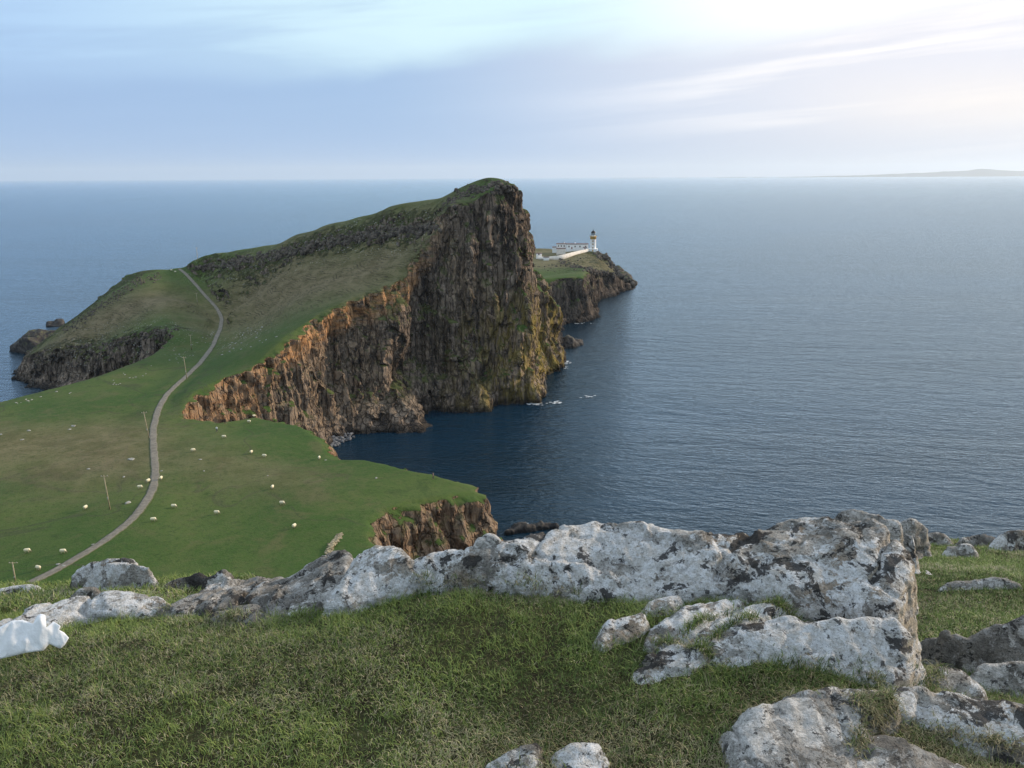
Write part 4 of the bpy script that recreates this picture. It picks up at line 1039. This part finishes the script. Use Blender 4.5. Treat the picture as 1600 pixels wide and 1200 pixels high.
def soil_material():
    m, n = material('turf_soil'); p = n.geo('Position'); nz = n.sep(n.geo('Normal'))[2]
    f = n.noise(p, 9, 6, .7); g_ = n.noise(p, 60, 4, .7)
    c = n.mix(n.ss(f, .35, .65), (0.030, 0.026, 0.014), (0.052, 0.058, 0.022)); c = n.mix(n.ss(g_, .5, .7), c, (0.11, 0.10, 0.05))
    n.surf(c, 1.0, n.bump(g_, .8, .02), .1); return m
idx = np.arange(len(Q)).reshape(X.shape)
F = np.stack([idx[:-1, :-1].ravel(), idx[:-1, 1:].ravel(), idx[1:, 1:].ravel(), idx[1:, :-1].ravel()], 1)
o = mesh_np('ground', np.column_stack([Q, H.ravel()]), F, soil_material()); tag(o, 'turf bank at the viewpoint', kind='structure')

def rock_material(name, white=0.5, dark=0.5, warm=0.3, tone=1.0, off=0.0):
    m, n = material(name); p = n.vm('ADD', n.geo('Position'), (off, off * .7, 0)); nrm = n.geo('Normal'); nx, ny, nz = n.sep(nrm)
    wv = n.vm('ADD', p, n.vm('SCALE', n.noise(p, 5.0, 5, .65, out=1), .10))
    a = n.noise(wv, 7, 8, .70); reg = n.noise(p, 1.7, 3, .55); b = n.noise(wv, 6.5, 10, .70, .35); d_ = n.noise(n.vm('ADD', wv, (5.1, 2.3, 7.7)), 7.0, 10, .70, .5)
    fine = n.noise(p, 110, 3, .8); mid = n.noise(p, 38, 5, .75); b2 = n.noise(n.vm('ADD', wv, (1.7, 9.3, 3.3)), 22, 8, .72)
    c = n.mix(n.ss(a, .36, .64), (0.18 * tone, 0.168 * tone, 0.15 * tone), (0.44 * tone, 0.41 * tone, 0.365 * tone))
    c = n.mix(n.m('MULTIPLY', n.ss(n.noise(wv, 6, 6, .65), .5, .62), warm), c, (0.38 * tone, 0.27 * tone, 0.17 * tone))
    # crusts: pale grey, then white rosettes, then black spots
    c = n.mix(n.m('MULTIPLY', n.ss(n.m('ADD', b2, n.m('MULTIPLY', n.m('SUBTRACT', reg, .5), .5)), .50, .54), .75), c, (0.54 * tone, 0.52 * tone, 0.49 * tone))
    c = n.mix(n.m('MULTIPLY', n.ss(fine, .50, .62), .6), c, (0.075, 0.07, 0.062))
    wl_ = n.ss(n.m('ADD', b, n.m('ADD', n.m('MULTIPLY', n.m('SUBTRACT', reg, .5), .55), n.m('MULTIPLY', n.m('SUBTRACT', mid, .5), .20))), .63 - .17 * white, .65 - .17 * white)
    wc = n.mix(n.ss(mid, .38, .62), (0.56 * tone, 0.535 * tone, 0.495 * tone), (min(.9, 0.90 * tone), min(.9, .87 * tone), min(.9, .83 * tone)))
    wc = n.mix(n.m('MULTIPLY', n.ss(fine, .53, .66), .55), wc, (0.16, 0.15, 0.14))
    c = n.mix(n.m('MULTIPLY', wl_, n.ss(b2, .33, .41)), c, wc)
    dk = n.ss(n.m('ADD', d_, n.m('ADD', n.m('MULTIPLY', n.m('SUBTRACT', reg, .5), -.4), n.m('MULTIPLY', n.m('SUBTRACT', mid, .5), .22))), .70 - .15 * dark, .72 - .15 * dark)
    c = n.mix(n.m('MULTIPLY', dk, .92), c, n.mix(fine, (0.018, 0.018, 0.02), (0.075, 0.068, 0.062)))
    spots = n.ss(n.noise(wv, 30, 5, .7), .605, .63); c = n.mix(n.m('MULTIPLY', spots, .85), c, (0.035, 0.034, 0.034))
    side = n.m('MULTIPLY', n.ss(nz, .5, .15), n.ss(nx, .1, .5))  # steep right-hand faces: warm sunlit tint painted into the colour
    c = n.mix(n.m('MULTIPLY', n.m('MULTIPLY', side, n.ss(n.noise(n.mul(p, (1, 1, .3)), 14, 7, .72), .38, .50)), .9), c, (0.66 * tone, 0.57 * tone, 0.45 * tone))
    hb = n.m('ADD', n.m('MULTIPLY', a, 1.1), n.m('ADD', n.m('MULTIPLY', mid, .45), n.m('MULTIPLY', fine, .22)))
    hb = n.m('ADD', hb, n.m('MULTIPLY', b2, .35)); hb = n.m('SUBTRACT', hb, n.m('MULTIPLY', dk, .08))
    n.surf(c, .95, n.bump(hb, 1.0, .06), .2); return m
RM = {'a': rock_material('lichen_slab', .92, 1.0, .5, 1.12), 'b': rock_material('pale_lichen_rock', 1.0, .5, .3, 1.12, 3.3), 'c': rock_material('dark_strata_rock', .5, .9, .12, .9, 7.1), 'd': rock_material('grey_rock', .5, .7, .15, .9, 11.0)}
ROCKS = []; ROCK_OBS = []
def rock(outline, label, mat='a', rise=0.05, k=3.0, rr=.06, voxel=.011, inner=(), depth=.35, amp=1.0, crack=None, name='rock', cat='rock', disp=None, m=None, grow=.02):
    rise *= .5; rr *= .75
    """outline: picture points with their drop below the eye = rim of the rock's top; rise = dome height"""
    P = np.array([atD(*q_) for q_ in outline]); I = [atD(*q_) for q_ in inner]
    tp = tps(np.concatenate([P, I]) if len(I) else P, .02, .5); c_ = P[:, :2].mean(0)
    span = np.ptp(P[:, :2], axis=0); lo = P[:, :2].min(0) - depth / k - .05; hi = P[:, :2].max(0) + depth / k + .05; st = voxel * 1.3
    xs = np.arange(lo[0], hi[0], st); ys = np.arange(lo[1], hi[1], st); X, Y = np.meshgrid(xs, ys); Q = np.column_stack([X.ravel(), Y.ravel()])
    Q3 = np.column_stack([Q, np.full(len(Q), label.__len__() * .37)])
    Qw = Q + np.column_stack([fbm(Q3 / .16, 3, seed=4), fbm(Q3 / .16, 3, seed=6)]) * min(.025, .12 * span.min())
    dd = polydist(Qw, P) + grow; T = tp(Q); T = np.clip(T, P[:, 2].min() - .05, P[:, 2].max() + .1)
    ins = np.clip(dd, 0, None); mx = max(ins.max(), 1e-3)
    dome = rise * (1 - (1 - np.clip(ins / mx, 0, 1)) ** 2)
    r_ = min(rr, mx); e = np.clip(1 - ins / r_, 0, 1); rnd = r_ * .6 * (1 - np.sqrt(np.clip(1 - e * e, 0, 1)))
    Hh = T + dome - rnd + np.where(dd < 0, dd * k, 0) + fbm(Q3 / .45, 3, seed=9) * .014 * amp
    if crack:
        for (ax, ay, bx, by, dp, wd) in crack:
            ln = polydist(Q + np.column_stack([fbm(Q3 / .12, 2, seed=14), fbm(Q3 / .12, 2, seed=15)]) * .03, np.array([atD(ax, ay, outline[0][2])[:2], atD(bx, by, outline[0][2])[:2]]), closed=False)
            Hh -= dp * np.exp(-(ln / wd) ** 2)
    bot = P[:, 2].min() - depth; Hh = np.maximum(Hh, bot + .02)
    V, F = grid_solid(xs, ys, Hh.reshape(X.shape), bot)
    def dsp(co, no):
        s_ = np.array([1, 1, 1.6])
        sz_ = min(1.0, float(span.min()) / .35)
        dv = fbm(co * s_ / .30, 3, .5, seed=label.__len__()) * .016 + fbm(co / .03, 3, seed=5) * .0035
        u_ = co @ np.array([.62, -.25, .74]) + fbm(co / .25, 3, seed=12) * .05        # bedding planes
        w_ = u_ / .055; fr = w_ - np.floor(w_); dv += (np.minimum(fr / .8, 1) - np.clip((fr - .8) / .2, 0, 1)) * .008 * (.6 + .8 * vnoise(co / .3 + 4))
        cr = np.abs(vnoise(co * s_ / .26 + label.__len__())); dv -= .030 * np.exp(-(cr / .05) ** 2) * sstep(vnoise(co / .6 + 7), -.2, .3)
        cr = np.abs(vnoise(co * s_ / .11 + 3.3)); dv -= .010 * np.exp(-(cr / .07) ** 2)
        cw = co + np.column_stack([vnoise(co / .09), vnoise(co / .09 + 4), vnoise(co / .09 + 8)]) * .02
        dv += blocks(cw / np.array([.24, .20, .12])) * .011 + blocks(cw / np.array([.10, .08, .05]) + 3) * .004
        return co + no * (dv * amp * (.35 + .65 * sz_))[:, None]
    o = remesh(name, V, F, voxel, disp or dsp, m or RM[mat], cut=bot + .03)
    tag(o, label, cat, 'rocks around the viewpoint' if cat in ('rock', 'boulder') else None); ROCKS.append(P[:, :2]); ROCK_OBS.append(o); return o

rock([(590, 922, 1.555), (640, 912, 1.53), (700, 908, 1.52), (800, 908, 1.52), (900, 922, 1.53), (1000, 926, 1.53), (1100, 920, 1.50), (1200, 926, 1.485), (1300, 936, 1.48), (1378, 950, 1.475), (1396, 940, 1.465),
      (1424, 892, 1.40), (1420, 864, 1.375), (1400, 842, 1.35), (1372, 817, 1.33), (1300, 812, 1.34), (1230, 817, 1.37), (1100, 830, 1.38), (1000, 818, 1.38), (930, 809, 1.39), (880, 820, 1.40), (800, 842, 1.42), (730, 850, 1.44), (680, 860, 1.455), (645, 872, 1.47), (622, 892, 1.50)],
     'biggest rock, a long lichen white slab across the middle of the view', 'a', .045, 5.5, .06, .0095, depth=.62, grow=.01, crack=[(1120, 935, 1240, 820, .035, .012), (1350, 960, 1390, 900, .05, .012), (830, 905, 900, 840, .02, .015), (1000, 870, 1300, 850, .015, .02)])
rock([(1096, 1040, 1.56), (1110, 1004, 1.52), (1150, 972, 1.475), (1230, 958, 1.45), (1330, 962, 1.45), (1390, 966, 1.46), (1416, 992, 1.50), (1420, 1050, 1.58), (1400, 1078, 1.61), (1340, 1060, 1.58), (1260, 1052, 1.57), (1170, 1056, 1.575), (1125, 1062, 1.58)],
     'wide flat slab stepping down below the right half of the biggest rock', 'a', .02, 1.9, .05, depth=.35, grow=.006, crack=[(1180, 1040, 1380, 965, .015, .015), (1110, 1010, 1250, 1045, .012, .01)])
rock([(1014, 1008, 1.55), (1030, 974, 1.53), (1064, 946, 1.51), (1125, 932, 1.50), (1160, 936, 1.50), (1136, 962, 1.515), (1094, 988, 1.535), (1056, 1014, 1.555)], 'upper narrow finger of rock left of the wide flat slab', 'b', .03, 1.6, .035, .009, depth=.12, grow=.01)
rock([(1060, 1014, 1.555), (1096, 986, 1.53), (1140, 956, 1.51), (1195, 936, 1.50), (1232, 942, 1.50), (1180, 966, 1.505), (1140, 1000, 1.53), (1104, 1022, 1.555)], 'second narrow finger of rock touching the wide flat slab', 'a', .03, 1.6, .035, .009, depth=.12, grow=.01)
rock([(984, 1050, 1.565), (1006, 1022, 1.54), (1050, 1006, 1.525), (1104, 1010, 1.53), (1112, 1032, 1.55), (1095, 1056, 1.575), (1050, 1072, 1.59), (1012, 1088, 1.605), (990, 1072, 1.59)], 'low rounded rock with a crack, left below the two fingers', 'a', .035, 1.4, .04, .009, depth=.16, crack=[(1000, 1045, 1110, 1012, .02, .01)], grow=.008)
rock([(936, 996, 1.54), (952, 975, 1.53), (1000, 964, 1.52), (985, 982, 1.54), (962, 998, 1.56), (945, 1014, 1.57)], 'small pale rock poking from the turf left of the fingers', 'b', .03, 2.5, .03, .008, depth=.12)
rock([(1008, 953, 1.54), (1025, 939, 1.53), (1058, 934, 1.52), (1045, 948, 1.53), (1018, 957, 1.55)], 'tiny flat rock between turf and the biggest rock', 'a', .02, 2.5, .025, .008, depth=.12)
rock([(1160, 1150, 1.56), (1185, 1115, 1.54), (1240, 1092, 1.52), (1320, 1074, 1.52), (1382, 1078, 1.53), (1388, 1090, 1.54), (1335, 1118, 1.56), (1342, 1145, 1.57), (1322, 1172, 1.58), (1328, 1230, 1.6), (1190, 1240, 1.6), (1165, 1190, 1.58)],
     'flat rock with a black lichen patch at the bottom of the view', 'c', .02, 1.8, .05, depth=.2, amp=.6, grow=.03)
rock([(1322, 1235, 1.61), (1338, 1160, 1.585), (1395, 1158, 1.585), (1470, 1180, 1.605), (1530, 1210, 1.63), (1540, 1245, 1.65)], 'dull grey rock cut off by the lower edge right of the black patched one', 'd', .03, 2.5, .04, depth=.2)
rock([(1384, 1096, 1.575), (1412, 1070, 1.565), (1470, 1078, 1.57), (1540, 1092, 1.58), (1620, 1105, 1.58), (1700, 1110, 1.6), (1700, 1180, 1.66), (1570, 1168, 1.64), (1490, 1142, 1.62), (1430, 1125, 1.61)],
     'low slab running out of the lower right corner', 'a', .02, 2, .05, depth=.35, amp=.7, crack=[(1440, 1130, 1460, 1075, .03, .012)])
rock([(1452, 1068, 1.68), (1468, 1046, 1.67), (1500, 1050, 1.67), (1532, 1078, 1.70), (1535, 1094, 1.72), (1480, 1084, 1.70)], 'small pale tapering rock at the foot of the biggest rock', 'b', .03, 3, .04, .01, depth=.3)
rock([(1458, 1045, 2.10), (1478, 1004, 2.00), (1520, 999, 1.97), (1560, 984, 1.93), (1600, 962, 1.86), (1700, 925, 1.75), (1800, 930, 1.75), (1780, 1050, 2.0), (1640, 1062, 2.1), (1520, 1062, 2.15)],
     'big dark grey boulder at the right border', 'd', .06, 3, .1, .016, depth=.6)
rock([(1508, 1066, 1.86), (1545, 1046, 1.83), (1600, 1043, 1.82), (1700, 1045, 1.82), (1720, 1120, 1.95), (1600, 1112, 1.95), (1545, 1098, 1.93)], 'blocky rock with a white top and dark side below the big grey boulder', 'c', .04, 4, .04, .012, depth=.4)
rock([(768, 1196, 1.612), (798, 1174, 1.592), (836, 1168, 1.592), (830, 1188, 1.60), (800, 1206, 1.62)], 'small bluish rock half sunk in the turf at the bottom', 'd', .02, 2, .03, .008, depth=.12)
rock([(876, 1180, 1.61), (897, 1168, 1.605), (924, 1170, 1.605), (938, 1190, 1.61), (946, 1225, 1.62), (885, 1225, 1.62), (890, 1190, 1.61)], 'pale cracked rock half sunk in the turf at the bottom', 'a', .03, 2, .03, .008, depth=.12)
rock([(1222, 824, 1.63), (1262, 808, 1.59), (1310, 797, 1.575), (1350, 799, 1.575), (1392, 808, 1.59), (1402, 818, 1.62), (1385, 836, 1.7), (1300, 838, 1.7)], 'mottled crest of rock rising behind the right end of the biggest rock', 'd', .04, 5, .06, .012, depth=.4)
rock([(1388, 822, 2.25), (1400, 811, 2.22), (1425, 810, 2.22), (1442, 824, 2.3), (1444, 836, 2.35), (1400, 838, 2.35)], 'rounded boulder perched on the edge behind the biggest rock', 'd', .06, 5, .08, .012, depth=.15, name='boulder', cat='boulder')
rock([(1378, 838, 2.1), (1400, 826, 2.1), (1424, 834, 2.1), (1424, 850, 2.2), (1395, 856, 2.2)], 'grey boulder just below the perched rounded one', 'a', .05, 5, .06, .012, depth=.15, name='boulder', cat='boulder')
rock([(1436, 842, 3.95), (1455, 832, 3.9), (1474, 838, 3.95), (1474, 848, 4.05), (1440, 850, 4.05)], 'leftmost rock on the rim of the grassy ledge', 'd', .08, 2, .1, .03, depth=.5)
rock([(1496, 848, 4.0), (1520, 838, 3.95), (1546, 840, 3.95), (1556, 852, 4.05), (1515, 856, 4.1)], 'middle rock on the rim of the grassy ledge', 'd', .08, 2, .1, .03, depth=.5)
rock([(1552, 848, 3.95), (1572, 834, 3.85), (1598, 832, 3.85), (1640, 838, 3.9), (1640, 856, 4.05), (1570, 856, 4.05)], 'largest rock on the rim of the grassy ledge at the right border', 'a', .1, 2, .1, .03, depth=.5)
rock([(1470, 870, 3.85), (1480, 858, 3.78), (1500, 850, 3.72), (1514, 856, 3.76), (1514, 866, 3.85), (1492, 874, 3.9)], 'tilted grey rock in the grass of the ledge near its rim', 'd', .07, 2.5, .08, .025, depth=.4)
rock([(1470, 918, 3.10), (1500, 906, 3.03), (1540, 905, 3.02), (1590, 916, 3.05), (1572, 926, 3.14), (1500, 924, 3.14)], 'low flat rock in the middle of the grassy ledge', 'd', .05, 2, .06, .02, depth=.3)
# left side
rock([(-80, 1030, 1.72), (-20, 985, 1.70), (50, 948, 1.68), (125, 930, 1.67), (200, 924, 1.66), (252, 926, 1.66), (268, 938, 1.67), (245, 952, 1.69), (180, 955, 1.68), (110, 960, 1.68), (60, 990, 1.70), (0, 1020, 1.72)],
     'long pale slab at the left border behind the white paper', 'b', .03, 3, .05, .011, depth=.3, crack=[(0, 990, 120, 940, .01, .015)])
rock([(115, 906, 2.16), (135, 890, 2.10), (172, 884, 2.07), (200, 889, 2.08), (190, 902, 2.12), (150, 908, 2.16)], 'left one of the two boulders on the far rim of the bank', 'a', .05, 2.5, .07, .015, depth=.4, name='boulder', cat='boulder')
rock([(160, 914, 2.12), (176, 898, 2.05), (208, 888, 2.02), (228, 893, 2.03), (240, 912, 2.10), (228, 924, 2.16), (175, 924, 2.16)], 'right and rounder one of the two boulders on the far rim of the bank', 'b', .05, 2.5, .07, .015, depth=.4, name='boulder', cat='boulder')
rock([(110, 936, 1.92), (125, 924, 1.90), (145, 922, 1.90), (153, 932, 1.92), (132, 939, 1.94)], 'small dark edged stone between the boulders and the long pale slab', 'd', .03, 2.5, .03, .012, depth=.25)
rock([(-80, 940, 2.35), (-10, 918, 2.30), (30, 911, 2.28), (60, 914, 2.28), (62, 920, 2.32), (15, 927, 2.36), (-60, 945, 2.4)], 'low pale rock at the left border where the path disappears', 'b', .03, 2, .05, .018, depth=.3)
rock([(262, 920, 2.05), (284, 906, 2.0), (310, 898, 1.97), (322, 906, 1.99), (348, 901, 1.98), (356, 911, 2.0), (322, 919, 2.04), (290, 924, 2.06)], 'knobbly rock on the rim right of the two boulders', 'a', .04, 2.5, .05, .013, depth=.35)
rock([(262, 945, 1.68), (300, 930, 1.70), (335, 914, 1.74), (400, 905, 1.74), (440, 911, 1.71), (475, 890, 1.66), (510, 872, 1.62), (540, 860, 1.58), (543, 878, 1.57), (520, 912, 1.57), (495, 950, 1.60), (465, 968, 1.63), (400, 974, 1.64), (330, 964, 1.66), (275, 956, 1.68)],
     'dark grey layered slab left of the bright rounded rock', 'c', .03, 3, .05, .010, depth=.35, amp=1.25, crack=[(330, 965, 520, 900, .06, .018), (400, 972, 540, 905, .04, .012), (340, 930, 480, 905, .04, .02)])
rock([(512, 938, 1.56), (528, 905, 1.52), (556, 868, 1.48), (588, 853, 1.46), (622, 856, 1.45), (643, 872, 1.46), (650, 896, 1.50), (625, 915, 1.54), (580, 932, 1.56), (540, 942, 1.57)], 'bright rounded rock between the dark layered slab and the biggest rock', 'b', .05, 3, .07, .0095, depth=.3)
rock([(737, 854, 1.43), (746, 840, 1.415), (765, 834, 1.41), (782, 838, 1.41), (788, 848, 1.42), (768, 855, 1.435)], 'small brownish boulder on the back edge of the biggest rock', 'd', .04, 2.5, .05, .009, depth=.15, grow=.0, name='boulder', cat='boulder')

# crumpled white paper ---------------------------------------------
m, n = material('white_paper'); p = n.geo('Position'); f = n.noise(p, 20, 3, .5)
b_ = n.surf(n.mix(f, (0.80, 0.81, 0.84), (0.88, 0.89, 0.91)), .7, n.bump(n.noise(p, 35, 4, .5), .4, .01), .3); 
b_.inputs['Subsurface Weight'].default_value = .3; b_.inputs['Subsurface Radius'].default_value = (.03, .03, .03); b_.inputs['Subsurface Scale'].default_value = 1.0
from mathutils.geometry import delaunay_2d_cdt
def paper():
    out = [(-40, 1036, 1.625), (-60, 1010, 1.58), (-20, 990, 1.55), (20, 974, 1.53), (36, 972, 1.53), (52, 977, 1.54), (57, 962, 1.52), (63, 957, 1.51), (71, 962, 1.52), (72, 977, 1.54), (84, 975, 1.55), (96, 980, 1.56), (93, 988, 1.575),
           (101, 991, 1.585), (108, 998, 1.60), (101, 1006, 1.61), (94, 1012, 1.62), (78, 1010, 1.615), (68, 1016, 1.62), (40, 1023, 1.625), (10, 1030, 1.63), (-10, 1033, 1.63)]
    P = np.array([atD(*q_) for q_ in out]); tp = tps(P, .001, .5); rg_ = np.random.default_rng(11)
    lo = P[:, :2].min(0); hi = P[:, :2].max(0); C = rg_.uniform(lo, hi, (1500, 2)); dd = polydist(C, P); C = C[dd > .012]
    keep = []
    for c_ in C:
        if all((c_[0] - k_[0]) ** 2 + (c_[1] - k_[1]) ** 2 > .017 ** 2 for k_ in keep): keep.append(c_)
    C = np.array(keep); n0 = len(P)
    allp = [Vector(v) for v in np.concatenate([P[:, :2], C])]
    vs, es, fs, ov, oe, of = delaunay_2d_cdt(allp, [], [list(range(n0))], 1, 1e-6)
    Q = np.array([(v.x, v.y) for v in vs]); d_ = np.clip(polydist(Q, P), 0, None)
    z = tp(Q) + .022 * (1 - np.exp(-d_ / .05)) + (rg_.random(len(Q)) - .5) * .027 * np.clip(d_ / .01, .3, 1) + fbm(np.column_stack([Q / .08, np.zeros(len(Q))]), 2) * .018
    me = bpy.data.meshes.new('paper_sheet'); me.from_pydata([(q_[0], q_[1], zz) for q_, zz in zip(Q, z)], [], [list(f_) for f_ in fs]); me.materials.append(m)
    o = bpy.data.objects.new('paper_sheet', me); COL.objects.link(o)
    sb = o.modifiers.new('soft_creases', 'SUBSURF'); sb.levels = 2; sb.render_levels = 2
    sd = o.modifiers.new('thickness', 'SOLIDIFY'); sd.thickness = .0015
    me.polygons.foreach_set('use_smooth', np.ones(len(me.polygons), bool))
    cr = me.attributes.new('crease_edge', 'FLOAT', 'EDGE'); cr.data.foreach_set('value', rg_.choice([.25, .6, 1.0], len(me.edges)).astype(np.float32) * np.full(len(me.edges), 1.0, np.float32))
    tag(o, 'crumpled white sheet of paper lying on the grass at the left border', 'paper')
paper()

# turf blades ------------------------------------------------------
def blade_material():
    m, n = material('grass_blades'); t = n.attr('tone'); d_ = n.attr('dry')
    c = n.mix(t, (0.062, 0.102, 0.021), (0.25, 0.31, 0.082)); c = n.mix(d_, c, n.mix(t, (0.20, 0.16, 0.09), (0.56, 0.47, 0.31)))
    b = n.surf(c, .7, None, .25); b.inputs['Transmission Weight'].default_value = 0.0
    return m
def blades(name, label, xr, yr, dens, ln, wd, seed, cond=None, dadd=0.0, lines=None):
    rg_ = np.random.default_rng(seed); N = int((xr[1] - xr[0]) * (yr[1] - yr[0]) * dens)
    P = np.column_stack([rg_.uniform(*xr, N), rg_.uniform(*yr, N)])
    if lines:                       # tufts rooted in the joints between the rocks
        P = []
        for pts, wdt, cnt in lines:
            L_ = np.array([atD(*q_) for q_ in pts])[:, :2]; t_ = np.concatenate([[0], np.cumsum(np.hypot(*np.diff(L_, axis=0).T))]); cl = rg_.uniform(0, t_[-1], max(6, cnt // 70)); u_ = rg_.choice(cl, cnt) + rg_.normal(0, .018, cnt)
            P.append(np.column_stack([np.interp(u_, t_, L_[:, 0]), np.interp(u_, t_, L_[:, 1])]) + rg_.normal(0, wdt, (cnt, 2)))
        P = np.concatenate(P); N = len(P)
    if cond is not None: P = P[cond(P)]
    # keep off the rocks and inside the picture's surroundings
    rk = np.full(len(P), -9.0)
    for poly in ROCKS:
        lo = poly.min(0) - .1; hi = poly.max(0) + .1; near = ((P > lo) & (P < hi)).all(1)
        if near.any(): rk[near] = np.maximum(rk[near], polydist(P[near], poly))
    if lines: rk[:] = -.05
    keep = (rk < 0.012) & (polydist(P, RIM) > 0.01); P = P[keep]; rk = rk[keep]
    P3 = np.column_stack([P, np.zeros(len(P))])
    tuft = fbm(P3 / .10, 3, seed=31); patch = fbm(P3 / .55, 3, seed=33); fine = fbm(P3 / .03, 2, seed=36)
    keep = rg_.random(len(P)) < np.clip(.72 + .6 * tuft + .5 * patch, .15, 1); P = P[keep]; rk = rk[keep]; tuft = tuft[keep]; patch = patch[keep]; fine = fine[keep]; N = len(P)
    z = gheight(P)
    if lines:
        for b_ in ROCK_BVH:
            for i_ in range(N):
                h_ = b_.ray_cast(Vector((P[i_, 0], P[i_, 1], 99.5)), Vector((0, 0, -1)))[0]
                if h_ is not None: z[i_] = max(z[i_], h_.z)
    near_rock = np.exp(-np.clip(-rk, 0, 1) / .05)
    dryp = sstep(P[:, 1], 2.75, 1.9) * .42 + sstep(P[:, 0], .35, 1.3) * .38 * (P[:, 1] < 4) + sstep(patch, .0, .35) * .6 - sstep(-patch, .0, .3) * .3 + .20 + near_rock * .2 + dadd
    dry = (rg_.random(N) < np.clip(dryp * .62 + fine * .3, .04, .85)).astype(float)
    L = rg_.uniform(*ln, N) * (1 + .5 * tuft) * (1 + .5 * near_rock) * np.where(dry > 0, .85, 1); W = rg_.uniform(*wd, N)
    a = rg_.uniform(0, 2 * math.pi, N) ; lean = np.clip(rg_.normal(.75, .35, N) + dry * .35, .1, 1.45)
    D = np.column_stack([np.cos(a), np.sin(a)]); S_ = np.column_stack([-D[:, 1], D[:, 0]])
    tw = rg_.uniform(-.6, .6, N)[:, None]
    def pt(f, w_):
        ang_ = lean * (f ** .8) * 1.15; r_ = L * f
        c_ = np.column_stack([P + D * (r_ * np.sin(ang_))[:, None] + S_ * (tw * L[:, None] * f * f), z + r_ * np.cos(ang_) - .004])
        off = np.column_stack([S_ * (W * w_)[:, None], np.zeros(N)]); return c_ - off, c_ + off
    p0, p1 = pt(0.0, .5); p2, p3 = pt(.5, .42); p4, _ = pt(1.0, 0)
    V = np.stack([p0, p1, p2, p3, p4], 1).reshape(-1, 3); b5 = np.arange(N)[:, None] * 5
    o = mesh_np(name, V, [b5 + np.array([0, 1, 3, 2]), b5 + np.array([2, 3, 4])], BLADE)
    tone = np.clip(rg_.normal(.42, .2, N) + .35 * tuft + .2 * fine + .5 * fbm(np.column_stack([P, np.zeros(N)]) / .8, 2, seed=41), 0, 1)
    add_attr(o, 'tone', np.repeat(tone, 5)); add_attr(o, 'dry', np.repeat(dry * rg_.uniform(.5, 1, N), 5)); tag(o, label, kind='stuff'); return o
BLADE = blade_material()
ROCK_BVH = [bvh_of(o_) for o_ in ROCK_OBS if o_['label'][:5] in ('bigge', 'wide ', 'upper', 'secon', 'low r', 'flat ', 'dull ', 'low s', 'dark ', 'small')]
blades('grass', 'straw tufts rooted in the joints between the rocks', (0, 1), (0, 1), 1, (.018, .045), (.0016, .003), 9, None, .35, lines=[
    ([(1015, 946, 1.52), (1060, 934, 1.51), (1120, 926, 1.50), (1210, 934, 1.48), (1310, 950, 1.46)], .013, 3600), ([(1050, 1006, 1.53), (1090, 978, 1.52), (1148, 946, 1.50)], .006, 650),
    ([(1100, 1016, 1.54), (1130, 990, 1.53), (1180, 962, 1.50)], .007, 700), ([(1005, 1012, 1.55), (1040, 1004, 1.54), (1110, 1030, 1.55), (1120, 1056, 1.58)], .006, 500),
    ([(1120, 1066, 1.60), (1250, 1060, 1.59), (1390, 1078, 1.61)], .02, 3500), ([(1330, 1112, 1.57), (1400, 1128, 1.61), (1500, 1160, 1.65), (1600, 1190, 1.68)], .014, 1700),
    ([(1338, 1176, 1.60), (1350, 1140, 1.59), (1392, 1105, 1.58)], .014, 1300), ([(1150, 1110, 1.58), (1200, 1085, 1.57), (1300, 1072, 1.56)], .025, 2200),
    ([(1425, 1072, 1.62), (1460, 1060, 1.66), (1450, 1035, 1.7)], .02, 900), ([(1470, 1090, 1.63), (1540, 1100, 1.65)], .012, 700),
    ([(270, 960, 1.66), (340, 968, 1.65), (430, 972, 1.64), (500, 955, 1.60)], .015, 1800), ([(180, 955, 1.69), (260, 950, 1.69)], .012, 700), ([(640, 915, 1.54), (760, 912, 1.53), (900, 930, 1.54)], .012, 1500)])
blades('grass', 'short turf mixed green and straw in the foreground', (-2.4, 2.6), (1.55, 3.5), 38000, (.018, .041), (.0014, .0026), 1)
blades('grass', 'turf around the near bank', (-4.5, 3.6), (.4, 1.55), 5000, (.03, .06), (.002, .004), 2)
blades('grass', 'grass on the lower left bank', (-4.6, -.7), (3.0, 5.6), 9000, (.025, .055), (.003, .005), 3, lambda P: (P[:, 0] < -2.4) | (P[:, 1] > 3.5), .3)
blades('grass', 'grass of the ledge at the right', (1.5, 10.5), (2.9, 9.9), 9000, (.025, .06), (.003, .006), 4, lambda P: (P[:, 0] > 2.6) | (P[:, 1] > 3.5), .35)
